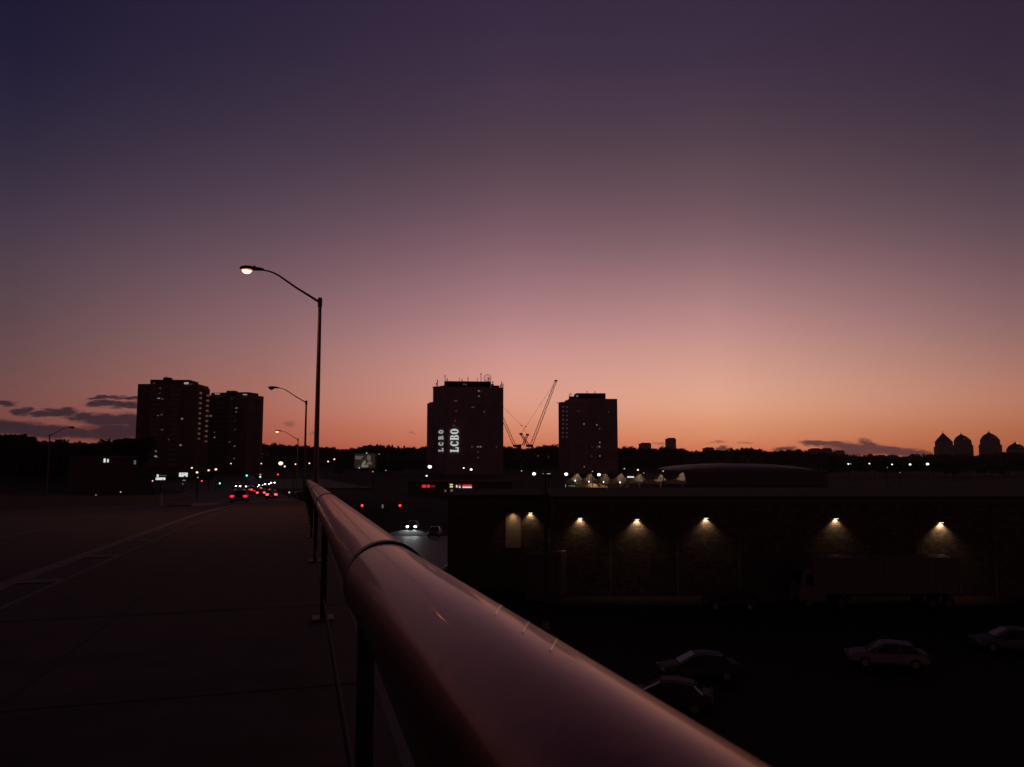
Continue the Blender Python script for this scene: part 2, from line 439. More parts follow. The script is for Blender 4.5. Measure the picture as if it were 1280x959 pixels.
SS = [-40,-30,-20,-12,-6,-3,0] + [1.5*k for k in range(1, 70)] + list(range(106, 460, 6)) + [500, 600, 700]
def strip(name, m, l0, l1, h, s0=-40, s1=700, thick=0.):
    mb = MB(); ss = [s for s in SS if s0 <= s <= s1]
    rings = []
    for s in ss:
        a, b = rp(s, l0, h), rp(s, l1, h)
        if thick: rings.append([a, b, b - Vector((0,0,thick)), a - Vector((0,0,thick))])
        else: rings.append([a, b])
    if thick: mb.loft(rings)
    else: mb.loft(rings, closed=False, caps=False)
    return tag(mb.build(name, m), kind='structure')
strip('bridge_deck', 'deck', -20.3, .62, -.16, thick=1.5)
strip('road', 'asphalt', -18.2, -3.78, -.15)
strip('sidewalk', 'walk', -3.05, .5, .0, s1=240)
k = MB()
rings = lambda l0, l1, h0, h1, a, b: [[rp(s, l0, h1), rp(s, l1, h1), rp(s, l1, h0), rp(s, l0, h0)] for s in SS if a <= s <= b]
k.loft(rings(-3.78, -3.56, -.155, .012, -40, 240))
s = -10.3
while s < 160:                                       # ribs between the dark infill panels
    k.loft([[rp(q, -3.558, .008), rp(q, -3.078, .008), rp(q, -3.078, -.1), rp(q, -3.558, -.1)] for q in (s, s + .34)]); s += 3.02
k.loft([[rp(q, -3.075, .008), rp(q, -3.022, .008), rp(q, -3.022, -.1), rp(q, -3.075, -.1)] for q in SS if -20 <= q <= 0 or 0 < q <= 150])
tag(k.build('kerb', 'kerb'), kind='structure')
strip('kerb_infill', 'panel', -3.559, -3.051, -.004, s1=240)
strip('far_sidewalk', 'walk', -20.0, -18.2, .0, thick=.155)
mk = MB()
s = -6.
while s < 300:
    mk.loft([[rp(q, -7.42, -.145), rp(q, -7.3, -.145)] for q in (s, s + 1.5, s + 3)], closed=False, caps=False); s += 9
for l in (-11.05, -10.8):
    mk.loft([[rp(q, l, -.145), rp(q, l + .1, -.145)] for q in SS if q <= 320], closed=False, caps=False)
tag(mk.build('lane_markings', 'paint'), kind='structure')
jt = MB()
s = -4.
while s < 60:
    jt.loft([[rp(q, -3.04, .004), rp(q, .49, .004)] for q in (s, s + .025)], closed=False, caps=False); s += 3.02
jt.loft([[rp(q, -1.76, .004), rp(q, -1.73, .004)] for q in SS if -12 <= q <= 100], closed=False, caps=False)
tag(jt.build('sidewalk_joints', 'joint'), kind='structure')
pad = MB()
pad.loft([[rp(s, -64, -.16), rp(s, -18.21, -.156)] for s in range(176, 380, 6)], closed=False, caps=False)
pad.loft([[rp(s, .52, -.02), rp(s, 34, -.16)] for s in range(240, 380, 6)], closed=False, caps=False)
tag(pad.build('junction', 'asphalt'), kind='structure')
lot = MB(); lot.quad((-14, 30, .012), (130, 30, .012), (130, 67.9, .012), (-14, 67.9, .012)); tag(lot.build('parking_lot', 'lot'), kind='structure')
sr = MB(); sr.loft([[(gx(462, y), y, .02), (gx(575 - (y-70)*.12, y), y, .02)] for y in range(68, 240, 8)], closed=False, caps=False)
tag(sr.build('service_road', 'damp'), kind='structure')

# ------------------------------------------------------------------ bridge railing
rail = thing('bridge_railing', 'fat rounded aluminium handrail running down the bridge beside the sidewalk', 'railing', rp(0, .222, 0))
RLAT, RH, RR = .222, 1.4 - .284, .103
J = [1.92 + 4.75 * i for i in range(26)]
def rail_pt(s): return rp(s, RLAT, RH)
for a, b in zip(J, J[1:]):
    mb = MB(); mb.tube([rail_pt(a + .012), rail_pt((a + b) / 2), rail_pt(b - .012)], RR, 40); mb.build('top_rail', 'rail', rail, smooth=True)
# nearest length: knocked slightly out of line at the first joint
r1, r2 = ray(515, 690), ray(965, 959)
n = r1.cross(r2).normalized()                        # sight plane along its right edge
if n.z > 0: n = -n
d0 = (rail_pt(1.92) - rail_pt(1.0)).normalized()
best = None
for kx in range(-600, 601):
    dd = Matrix.Rotation(R(kx * .01), 3, 'Z') @ d0
    v = abs(dd.dot(n))
    if best is None or v < best[0]: best = (v, dd)
dn = best[1]; jn = rail_pt(1.92); side = Vector((dn.y, -dn.x, 0)).normalized()
off = (RR - (jn - Vector((0, 0, EYE))).dot(n)) / side.dot(n)
jn = jn + side * off
print('near rail offset', off, best[0])
mb = MB(); mb.tube([jn - dn * 3.2, jn - dn * 1.2, jn - dn * .012], RR, 64); near = mb.build('top_rail', 'rail', rail, smooth=True)
for i, s in enumerate(J):
    p = rail_pt(s); dd = (rail_pt(s + .3) - rail_pt(s - .3)).normalized()
    if i == 0: p = (p + jn) / 2; dd = (dd + dn).normalized()
    mb = MB(); mb.tube([p - dd * .03, p - dd * .022, p + dd * .022, p + dd * .03], [RR - .002, RR + .006, RR + .006, RR - .002], 40); mb.build('sleeve', 'sleeve', rail, smooth=False)
def on_near(px, py):                                 # where a sight line meets the near length of rail
    rr = ray(px, py); o = Vector((0, 0, EYE)); w = o - jn
    a_ = rr - dn * rr.dot(dn); b_ = w - dn * w.dot(dn)
    A, B, C_ = a_.dot(a_), 2 * a_.dot(b_), b_.dot(b_) - RR ** 2
    D = B * B - 4 * A * C_; t = -B / (2 * A) if D < 0 else (-B - math.sqrt(D)) / (2 * A)
    hit = o + rr * t; ax = jn + dn * (hit - jn).dot(dn); return ax + (hit - ax).normalized() * (RR + .0001)
for q0, q1 in (((627, 757), (619, 769)), ((661, 778), (653, 791)), ((696, 800), (688, 814))):   # three pale scratches across the crown
    MB().tube([on_near(q0[0] + (q1[0] - q0[0]) * t, q0[1] + (q1[1] - q0[1]) * t) for t in (0, .25, .5, .75, 1)], .0011, 6).build('scratch', 'scratch', near, smooth=True)
for i in range(26):
    s = 2.55 + 4.75 * i; top = rail_pt(s); bot = rp(s, RLAT, 0)
    mb = MB(); mb.box(((top.x + bot.x) / 2, (top.y + bot.y) / 2, (top.z - RR + bot.z) / 2 + .01), (.055, .055, top.z - RR - bot.z + .02), YAW); po = mb.build('post', 'railpaint', rail)
    mb = MB(); mb.box(bot + Vector((0, 0, .012)), (.2, .2, .024), YAW); mb.build('base_plate', 'steel', po)
    for h in (.2,):
        mb = MB(); mb.tube([rp(s + .02, RLAT, h), rp(s + 2.37, RLAT, h), rp(s + 4.73, RLAT, h)], .014, 8); mb.build('lower_rail', 'railpaint', rail, smooth=True)
fb = thing('bridge_barrier', 'low dark concrete barrier along the far side of the bridge', 'barrier', rp(0, -19.8, 0))
mb = MB(); mb.loft([[rp(s, -20.2, .85), rp(s, -19.95, .85), rp(s, -19.8, .0), rp(s, -20.25, .0)] for s in SS if s < 180]); mb.build('wall', 'barrier', fb)
mb = MB()
mb.loft([[rp(s, -20.24, .92), rp(s, -19.9, .92), rp(s, -19.9, .852), rp(s, -20.24, .852)] for s in SS if s < 180]); mb.build('coping', 'barrier', fb)

# ------------------------------------------------------------------ street lamps on the bridge
def make_lamp():
    root = thing('street_lamp', 'tall lit cobra head street lamp, nearest beside the bridge railing', 'street lamp', (0, 0, 0), 0, 'cobra head lamps along the bridge')
    H = 9.45
    MB().tube([(0,0,0), (0,0,.3), (0,0,H * .5), (0,0,H)], [.13, .125, .10, .075], 14).build('pole', 'steel', root, smooth=True, local=True)
    MB().box((0, 0, .02), (.42, .42, .04)).build('base_plate', 'steel', root, local=True)
    b = MB(); b.tube([(0,0,H - .42), (0,0,H - .02)], .1, 12); b.build('clamp', 'dark', root, local=True)
    pts = []
    for i in range(13):
        t = i / 12; x = -2.5 * t; z = H - .22 + 1.18 * math.sin(min(1, t * 1.02) * math.pi / 2) ** 1.15 if t > .0 else H - .22
        pts.append((x, 0, z))
    # straight climb, then a bend to level
    pts = [(0,0,H-.22), (-.5,0,H+.08), (-1.0,0,H+.37), (-1.5,0,H+.7), (-1.8,0,H+.9), (-2.05,0,H+1.02), (-2.3,0,H+1.09), (-2.55,0,H+1.11)]
    MB().tube(pts, [.055,.05,.046,.042,.04,.037,.034,.032], 10).build('arm', 'dark', root, smooth=True, local=True)
    hz = H + 1.12
    hd = MB()
    st = [(-2.45,.05,.06),(-2.6,.085,.1),(-2.8,.12,.12),(-3.0,.17,.15),(-3.2,.18,.16),(-3.38,.14,.12),(-3.47,.05,.05)]
    hd.loft([[(x, w * math.cos(a), hz + (h * math.sin(a) if math.sin(a) > 0 else .45 * h * math.sin(a))) for a in [2*math.pi*k/12 for k in range(12)]] for x, w, h in st])
    head = hd.build('lamp_head', 'dark', root, smooth=True, local=True)
    ln = MB(); ln.ell((-3.17, 0, hz - .06), (.2, .14, .155), 16, 8); ln.build('lens', 'lampwarm', head, smooth=True, local=True)
    rg = MB(); rg.ell((-3.15, 0, hz - .035), (.27, .175, .075), 16, 6); rg.build('halo_ring', 'lampglow', head, smooth=True, local=True)  # glowing rim added as the lamp's orange halo on its housing
    MB().tube([(-2.85,0,hz+.09), (-2.85,0,hz+.17)], .035, 8).build('photocell', 'dark', head, local=True)
    return root
LAMP = make_lamp()
def lamp_spot(px, Y): 
    x = gx(px, Y); lat = (x - TH * Y) * TV.y - bend(Y); p = Vector((x, Y, rz_(Y) - .02)); return p
LAMP.location = lamp_spot(397.5, 33.2); LAMP.rotation_euler = (0, 0, YAW)
L2 = dup(LAMP, 'unlit cobra head street lamp, second along the bridge railing', lamp_spot(383.5, 70), YAW, 'cobra head lamps along the bridge')
repl(L2, [M['lampwarm'], M['lampglow']], [M['lens_off'], M['dark']])
L3 = dup(LAMP, 'small lit cobra head street lamp, third and farthest along the railing', lamp_spot(374.5, 117), YAW, 'cobra head lamps along the bridge')
L4x = gx(66, 118)
L4 = dup(LAMP, 'unlit street lamp with arm pointing right against the dark clouds', Vector((L4x, 118, EYE + 34 * 118 / F - 10.6)), YAW + math.pi, 'cobra head lamps along the bridge')
repl(L4, [M['lampwarm'], M['lampglow']], [M['lens_off'], M['dark']])

hd_ = Matrix.Rotation(YAW, 4, 'Z') @ Vector((-3.17, 0, 10.3))
for L_ in (LAMP, L3):
    lo = light('SPOT', 'street_lamp_light', L_.location + hd_, 420, (1, .36, .12), None, .12, (0, 0, 0), R(150), .6)

# ------------------------------------------------------------------ evening haze
hm = bpy.data.materials.new('haze'); hm.use_nodes = True; hnt = hm.node_tree; hnt.nodes.remove(hnt.nodes['Principled BSDF'])
hv = hnt.nodes.new('ShaderNodeVolumePrincipled'); hv.inputs['Color'].default_value = (.9, .86, .86, 1); hv.inputs['Density'].default_value = .00007; hv.inputs['Anisotropy'].default_value = .5
hnt.links.new(hv.outputs[0], hnt.nodes['Material Output'].inputs['Volume'])
tag(MB().box((0, 450, 38), (4040, 2720, 82)).build('haze', hm), kind='stuff')

# ------------------------------------------------------------------ apartment towers
def edge_pt(px, py, Y): return at(px, py, Y)
def blk(mb, pA, pB, depth, z0, z1):                 # box on a front edge pA-pB (left to right seen from the camera)
    a = Vector((pA.x, pA.y)); b = Vector((pB.x, pB.y)); d = (b - a).normalized(); nrm_ = Vector((-d.y, d.x))
    mb.prism([a, b, b + nrm_ * depth, a + nrm_ * depth], z0, z1); return a, b, d, nrm_
def on_face(a, d, px, py):                           # where the sight line meets the vertical face through a along d
    r = ray(px, py); o = Vector((0, 0, EYE)); nn = Vector((-d.y, d.x, 0)); t = nn.dot(Vector((a.x, a.y, 0)) - o) / nn.dot(r)
    return o + r * t
def face_quad(name, root, a, d, px, py, w, h, m, proud=.12):
    p = on_face(a, d, px, py); dv = Vector((d.x, d.y, 0)); nn = Vector((-d.y, d.x, 0))
    c = p - nn * (proud / 2 - .03)
    return MB().box(c, (w * .85, proud, h * .85), math.atan2(d.y, d.x)).build(name, m, root)
def balconies(root, a, d, u0, u1, z0, z1, m='balcony', out=1.3, step=2.95):
    mb = MB(); ang = math.atan2(d.y, d.x); nn = Vector((-d.y, d.x, 0)); dv = Vector((d.x, d.y, 0)); base = Vector((a.x, a.y, 0))
    z = z0
    while z < z1:
        c = base + dv * ((u0 + u1) / 2) - nn * (out / 2) + Vector((0, 0, z))
        mb.box(c, (u1 - u0, out, .18), ang); mb.box(c - nn * (out / 2 - .06) + Vector((0, 0, .62)), (u1 - u0 - .02, .1, 1.05), ang)
        z += step
    return mb.build('balcony_stack', m, root)
def z_at(py, Y): return at(640, py, Y).z

# --- left pair
Y1 = 440
t1 = thing('apartment_tower', 'tall dark apartment tower with lit stair windows, leftmost of the skyline', 'apartment tower', Vector((gx(212, Y1), Y1, 0)))
mb = MB()
A = edge_pt(188, 482, Y1); B = edge_pt(247, 482, Y1 + 2)
a, b, d, nn = blk(mb, A, B, 20, -1, z_at(479.5, Y1)); fa1, fd1 = a, d
A0 = edge_pt(172.5, 480, Y1 + 6); B0 = edge_pt(188.2, 480, Y1 + 6); blk(mb, A0, B0, 18, -1, z_at(480, Y1 + 6)); 
B2 = edge_pt(253, 485, Y1 + 5); a2, b2, d2, _ = blk(mb, B + Vector((.01, .05, 0)), B2, 9, -1, z_at(482.5, Y1 + 4))
B3 = edge_pt(262.5, 487, Y1 + 8); a3, b3, d3, _ = blk(mb, B2 + Vector((0, .3, 0)), B3, 9, -1, z_at(487, Y1 + 12))
mb.build('wall', 'tower_dark', t1)
mb = MB(); blk(mb, edge_pt(188, 475, Y1 + 1), edge_pt(237, 475, Y1 + 2.5), 15, z_at(479.4, Y1), z_at(474.6, Y1 + 1)); blk(mb, edge_pt(237.1, 476, Y1 + 2.6), edge_pt(247, 478, Y1 + 10), 8, z_at(479.4, Y1), z_at(477.5, Y1 + 2))
rf = mb.build('roof', 'roofing', t1)
mb = MB(); blk(mb, edge_pt(204, 472, Y1 + 5), edge_pt(211, 472, Y1 + 5), 5, z_at(474.7, Y1), z_at(471.8, Y1 + 5)); mb.tube([edge_pt(208, 473, Y1 + 6), edge_pt(208, 469.5, Y1 + 6)], .18, 6); mb.tube([edge_pt(214, 475, Y1 + 6), edge_pt(214, 472.5, Y1 + 6)], .15, 6); mb.build('plant_room', 'roofing', rf)
for u in ((1.2, 6.2), (12.5, 17.5)): balconies(t1, fa1, fd1, u[0], u[1], 6, z_at(484, Y1))
for px, py, mm, w in ((200,485.5,'win_dim',1.4),(199.5,492,'win_dim',1.2),(198.2,498.5,'win_pale',1.8),(203,498.7,'win_dim',1.4),(197.4,518.8,'win_pale',1.4),(202,518.5,'win_dim',1.5),
                      (227.5,523.5,'win_warm',1.3),(202.5,537.3,'win_dim',1.6),(225.8,556.5,'win_warm',1.5),(195,564,'win_warm',1.1),(194.5,570.3,'win_pale',1.6),(197,571.5,'win_dim',1.1),(211,549.5,'win_dim',1.2),(192.5,479,'win_dim',1.0)):
    face_quad('window', t1, fa1, fd1, px, py, w, 1.1, mm, 2.8 if False else .12)
face_quad('window', t1, fa1, fd1, 233.2, 479.2, 2.9, 1.3, 'win_pale', .6); face_quad('window', t1, fa1, fd1, 239.3, 480.3, 1, .8, 'win_dim', .6)
face_quad('window', t1, Vector((A0.x, A0.y)), fd1, 178, 497.5, 1.6, 1.1, 'win_dim')
for i in range(10):
    py = 491.4 + i * 6.35
    face_quad('stair_window', t1, a2, d2, 251 - i * .28, py, 1.9, 1.25, 'stair' if i < 9 else 'win_dim', .2)
    face_quad('stair_window', t1, a3, d3, 260 - i * .3, py + 3.2, 1.9, 1.2, 'stair' if i < 9 else 'win_dim', .2)

Y2 = 462
t2 = thing('apartment_tower', 'lower dark apartment tower right behind the leftmost tower', 'apartment tower', Vector((gx(292, Y2), Y2, 0)))
mb = MB()
A = edge_pt(261.5, 494, Y2 + 6); B = edge_pt(310, 494, Y2); a, b, d, nn = blk(mb, A, B, 18, -1, z_at(493, Y2)); fa2, fd2 = a, d
B2 = edge_pt(318, 497, Y2 + 5); blk(mb, B + Vector((.02, .1, 0)), B2, 10, -1, z_at(496, Y2 + 2))
B3 = edge_pt(326, 500, Y2 + 8); blk(mb, B2 + Vector((.02, .2, 0)), B3, 10, -1, z_at(500, Y2 + 8))
mb.build('wall', 'tower_dark', t2)
mb = MB(); blk(mb, edge_pt(264, 491, Y2 + 7), edge_pt(310, 491, Y2 + 1.5), 12, z_at(492.9, Y2), z_at(490.2, Y2 + 1.5)); blk(mb, edge_pt(310.2, 493, Y2 + 1.8), edge_pt(316, 494, Y2 + 8), 7, z_at(492.9, Y2), z_at(492.4, Y2 + 2)); rf = mb.build('roof', 'roofing', t2)
mb = MB(); blk(mb, edge_pt(283, 490, Y2 + 8), edge_pt(294, 490, Y2 + 8), 5, z_at(490.3, Y2), z_at(488.6, Y2 + 8))
for px in (286, 290, 293.5): mb.tube([edge_pt(px, 490, Y2 + 9), edge_pt(px, 487.3, Y2 + 9)], .15, 6)
mb.build('plant_room', 'roofing', rf)
for u in ((7, 11.5), (15.5, 20)): balconies(t2, fa2, fd2, u[0], u[1], 6, z_at(497, Y2))
face_quad('window', t2, fa2, fd2, 272.5, 492.6, 3.4, .45, 'win_pale', 1.5); face_quad('window', t2, fa2, fd2, 307, 493.4, 2.6, .5, 'win_pale', 1.5)
for px, py, mm, w in ((295.3,510,'win_warm',1.8),(295,515,'win_warm',1.0),(290,498.5,'win_dim',1.2),(263.5,520,'win_warm',1.4),(268,540.5,'win_dim',1.0),(268.3,546.8,'win_warm',.9),(293,557.5,'win_warm',1.3),(292.8,562.5,'win_dim',1.0),
                      (292.5,573.5,'win_warm',.9),(294,537,'win_dim',.9),(287,552.5,'win_dim',1.8),(287,520.5,'win_dim',.8),(294,526,'win_dim',1.1)):
    face_quad('window', t2, fa2, fd2, px, py, w, 1.0, mm)

# --- tower with the big letters
Y3 = 462
t3 = thing('apartment_tower', 'dark high-rise with white vertical LCBO letters and rooftop antennas', 'apartment tower', Vector((gx(590, Y3), Y3, 0)))
mb = MB()
P0 = edge_pt(542.5, 482, Y3 + 17); P1 = edge_pt(558, 482, Y3); P2 = edge_pt(629.3, 483, Y3 + 6)
a, b, d, nn = blk(mb, P1, P2, 22, -1, z_at(483.5, Y3)); fa3, fd3 = a, d
q = P2 + Vector((nn.x, nn.y, 0)) * 22
mb2 = [Vector((P0.x, P0.y)), Vector((P1.x - .02, P1.y + .02)), Vector((P1.x - .02, P1.y)) + nn * 21.9, Vector((P0.x, P0.y)) + nn * 10]
mb.prism(mb2, -1, z_at(482.2, Y3 + 6))
fl, fdl = Vector((P0.x, P0.y)), (Vector((P1.x, P1.y)) - Vector((P0.x, P0.y))).normalized()
Q0 = edge_pt(534, 504, Y3 + 24); Q1 = edge_pt(543.5, 503, Y3 + 20); blk(mb, Q0, Q1, 10, -1, z_at(504, Y3 + 22))
mb.build('wall', 'tower', t3)
mb = MB(); blk(mb, edge_pt(536.5, 503, Y3 + 24), edge_pt(543.4, 503, Y3 + 21), 8, z_at(503.9, Y3 + 22), z_at(502.6, Y3 + 22)); mb.build('roof', 'roofing', t3)
mb = MB(); a_, b_, d_, n_ = blk(mb, edge_pt(555.6, 477, Y3 + 4), edge_pt(613.8, 477, Y3 + 7), 14, z_at(483.4, Y3), z_at(476.6, Y3 + 5))
blk(mb, edge_pt(613.9, 480, Y3 + 8), edge_pt(617, 480, Y3 + 8), 8, z_at(483.4, Y3), z_at(480, Y3 + 8)); blk(mb, edge_pt(617.1, 482, Y3 + 8), edge_pt(624, 482, Y3 + 8), 8, z_at(483.4, Y3), z_at(482, Y3 + 8))
rf = mb.build('roof', 'roofing', t3)
mb = MB(); blk(mb, edge_pt(540.8, 484.6, Y3 + 16.5), edge_pt(546, 484, Y3 + 12), 8, z_at(485, Y3 + 14), z_at(483.2, Y3 + 14)); mb.build('cornice', 'tower', t3)
for px, y0, y1, r_ in ((556.3,477,468.8,.25),(559,477,473.2,.3),(547,482,474.8,.35),(545.5,482,478.3,.3),(574,477,471.8,.2),(577.5,477,474,.3),(585,477,471.6,.25),(596.6,477,472,.22),(601.3,477,466.2,.28),(627.2,484,477,.4),(625.6,484,480.5,.4),(628.8,484,480,.35),(616,481,476.5,.3)):
    mb = MB(); mb.tube([edge_pt(px, y0 + .6, Y3 + 8), edge_pt(px, y1, Y3 + 8)], r_ * .7, 6)
    if r_ >= .25: mb.box(edge_pt(px, y1 + 1.2, Y3 + 7.7), (.55, .4, 1.1))
    mb.build('antenna', 'dark', rf)
dish = MB(); c = edge_pt(609.5, 472.3, Y3 + 8)
ring = [c + Vector((math.cos(t) * 2.2, 0, math.sin(t) * 2.2)) + Vector((math.sin(t) * .0, .5 * math.sin(t), 0)) for t in [2*math.pi*k/20 for k in range(21)]]
dish.tube(ring, .13, 6)
for t in range(0, 12): dish.tube([c + Vector((math.cos(t*math.pi/6) * 2.2, 0, math.sin(t*math.pi/6) * 2.2)), c + Vector((.9, .8, -.5))], .07, 5)
for u in (-2.2, .6, 2.2): dish.tube([c + Vector((u, 0, 0)), edge_pt(609.5 + u * 1.4, 477.3, Y3 + 8)], .16, 6)
dish.build('dish_frame', 'dark', rf)
for u0, u1 in ((10.5, 15.5), (19, 23), (29, 33)): balconies(t3, fa3, fd3, u0, u1, 6, z_at(488, Y3), 'tower', .9)
for px, py, mm, w in ((598.5,488.8,'win_warm',1.0),(601,490.2,'win_dim',1.2),(598.6,495.2,'win_warm',.8),(569.5,501.2,'win_dim',2.4),(570.3,513.8,'win_dim',1.0),(591.2,509.2,'win_dim',2.2),(598.3,514.8,'win_dim',.9),(604.5,514.8,'win_dim',2.4),
                      (584.3,520.6,'win_dim',1.0),(598.3,520.4,'win_dim',1.0),(569,526,'win_dim',1.0),(567,532,'win_dim',1.5),(597.5,545,'win_dim',1.0),(597.2,558.5,'win_warm',1.0),(600.6,558.5,'win_warm',1.3),(597.5,565,'win_dim',1.0),(597.5,572,'win_dim',1.0),(620.5,558.5,'win_dim',.9),(590,558.5,'win_dim',1.5),(581,480.6,'win_dim',3.0)):
    face_quad('window', t3, fa3, fd3, px, py, w, 1.0, mm, 1.0 if py < 483 else .12)
def letter(ch, origin, du, dv_, nrm3, w, h, root, lm_='letter'):    # strokes in a unit box: u along the reading direction, v towards the top of the letter
    polys = []
    def bx(u0, u1, v0, v1): polys.append([(u0, v0), (u1, v0), (u1, v1), (u0, v1)])
    def arc(cu, cv_, ru, rv, tu, tv, a0, a1, nseg=20):
        for i in range(nseg):
            p = [R(a0 + (a1 - a0) * i / nseg), R(a0 + (a1 - a0) * (i + 1) / nseg)]
            polys.append([(cu + ru * math.cos(p[0]), cv_ + rv * math.sin(p[0])), (cu + ru * math.cos(p[1]), cv_ + rv * math.sin(p[1])),
                          (cu + (ru - tu) * math.cos(p[1]), cv_ + (rv - tv) * math.sin(p[1])), (cu + (ru - tu) * math.cos(p[0]), cv_ + (rv - tv) * math.sin(p[0]))])
    if ch == 'L': bx(.12, .4, .0, 1); bx(0, .119, 0, .09); bx(0, .119, .91, 1); bx(.401, .52, .91, 1); bx(.401, .95, 0, .12); bx(.8, .95, .121, .36)
    elif ch == 'C': arc(.5, .5, .5, .5, .3, .09, 48, 312, 26); bx(.76, .9, .68, .95); bx(.8, .9, .08, .3)
    elif ch == 'B': bx(.1, .38, 0, 1); bx(0, .099, 0, .09); bx(0, .099, .91, 1); bx(.381, .6, .91, 1); bx(.381, .6, .465, .545); bx(.381, .6, 0, .09); arc(.6, .765, .3, .235, .26, .085, -90, 90, 14); arc(.62, .255, .36, .255, .28, .085, -90, 90, 14)
    elif ch == 'O': arc(.5, .5, .5, .5, .29, .08, 0, 360, 32)
    mb = MB()
    for p in polys:
        b0 = len(mb.v)
        for k_ in (0, .3):
            for (u, v) in p: mb.v.append(origin + du * (u * w) + dv_ * (v * h) - nrm3 * k_)
        m_ = len(p)
        mb.f.append(tuple(b0 + i for i in range(m_))); mb.f.append(tuple(b0 + m_ + i for i in range(m_ - 1, -1, -1)))
        for i in range(m_): mb.f.append((b0 + i, b0 + (i + 1) % m_, b0 + m_ + (i + 1) % m_, b0 + m_ + i))
    return mb.build('letter', lm_, root)
for (fa, fd, pxr, hh, ybot) in ((fa3, fd3, 573, 5.0, 565.3), (fl, fdl, 554.4, 7.0, 564.6)):
    dv3 = Vector((fd.x, fd.y, 0)); n3 = Vector((-fd.y, fd.x, 0))
    for i, ch in enumerate('LCBO'):
        org = on_face(fa, fd, pxr, ybot - i * 7.55) - n3 * .12
        letter(ch, org, Vector((0, 0, 1)), -dv3, n3, 3.1 if fa is fa3 else 2.2, hh, t3, 'letter' if fa is fa3 else 'letter_dim')

# --- right tower
Y4 = 490
t4 = thing('apartment_tower', 'dark apartment block with dotted lit windows, right of the cranes', 'apartment tower', Vector((gx(735, Y4), Y4, 0)))
mb = MB()
A = edge_pt(698, 503, Y4 + 8); B = edge_pt(712, 500, Y4); a4, b4, d4, _ = blk(mb, A, B, 12, -1, z_at(502.5, Y4 + 5))
C_ = edge_pt(771.5, 498, Y4 + 2); a, b, d, nn = blk(mb, B + Vector((.02, 0, 0)), C_, 20, -1, z_at(498.4, Y4)); fa4, fd4 = a, d
mb.build('wall', 'tower', t4)
mb = MB(); blk(mb, edge_pt(711, 497, Y4 + 6), edge_pt(720.3, 494, Y4 + 3), 8, z_at(502, Y4), z_at(495.5, Y4 + 4)); blk(mb, edge_pt(720.5, 492, Y4 + 3), edge_pt(757, 492, Y4 + 4), 12, z_at(498.5, Y4), z_at(491.5, Y4 + 3)); blk(mb, edge_pt(706, 500.6, Y4 + 9), edge_pt(711, 500, Y4 + 7), 6, z_at(503, Y4), z_at(500.2, Y4 + 7))
rf = mb.build('roof', 'roofing', t4)
for px, y0, y1 in ((711.5,497,492.5),(713.6,497,491),(734,492,488.6),(743.6,492,489),(696.6,504.5,502.8)):
    MB().tube([edge_pt(px, y0, Y4 + 5), edge_pt(px, y1, Y4 + 5)], .22, 6).build('antenna', 'dark', rf)
for u0, u1 in ((4, 8), (12.5, 16), (22, 26)): balconies(t4, fa4, fd4, u0, u1, 6, z_at(503, Y4), 'tower', .9)
for i in range(8):
    face_quad('stair_window', t4, a4, d4, 704 - i * .05, 508.7 + i * 5.35, 1.5, 1.1, 'win_dim', .2); face_quad('stair_window', t4, a4, d4, 708.8 - i * .05, 509 + i * 5.35, 1.3, 1.1, 'win_dim', .2)
for px, py, mm, w in ((721,495.4,'win_warm',.9),(723,513.3,'win_dim',1.8),(723.5,518.3,'win_dim',.9),(730,530,'win_warm',.9),(746,531.2,'win_warm',.9),(749.5,536,'win_dim',1.2),(749.7,553.2,'win_warm',.9),(749.2,558.3,'win_warm',1.3),(746.3,558.8,'win_dim',.9),(740,558.3,'win_dim',1.0),(749.8,570,'win_warm',.8),(739.5,570,'win_dim',.9),(730.3,583.5,'win_warm',.6),(761,515,'win_dim',.7)):
    face_quad('window', t4, fa4, fd4, px, py, w, 1.0, mm, 3.6 if py < 498 else .12)

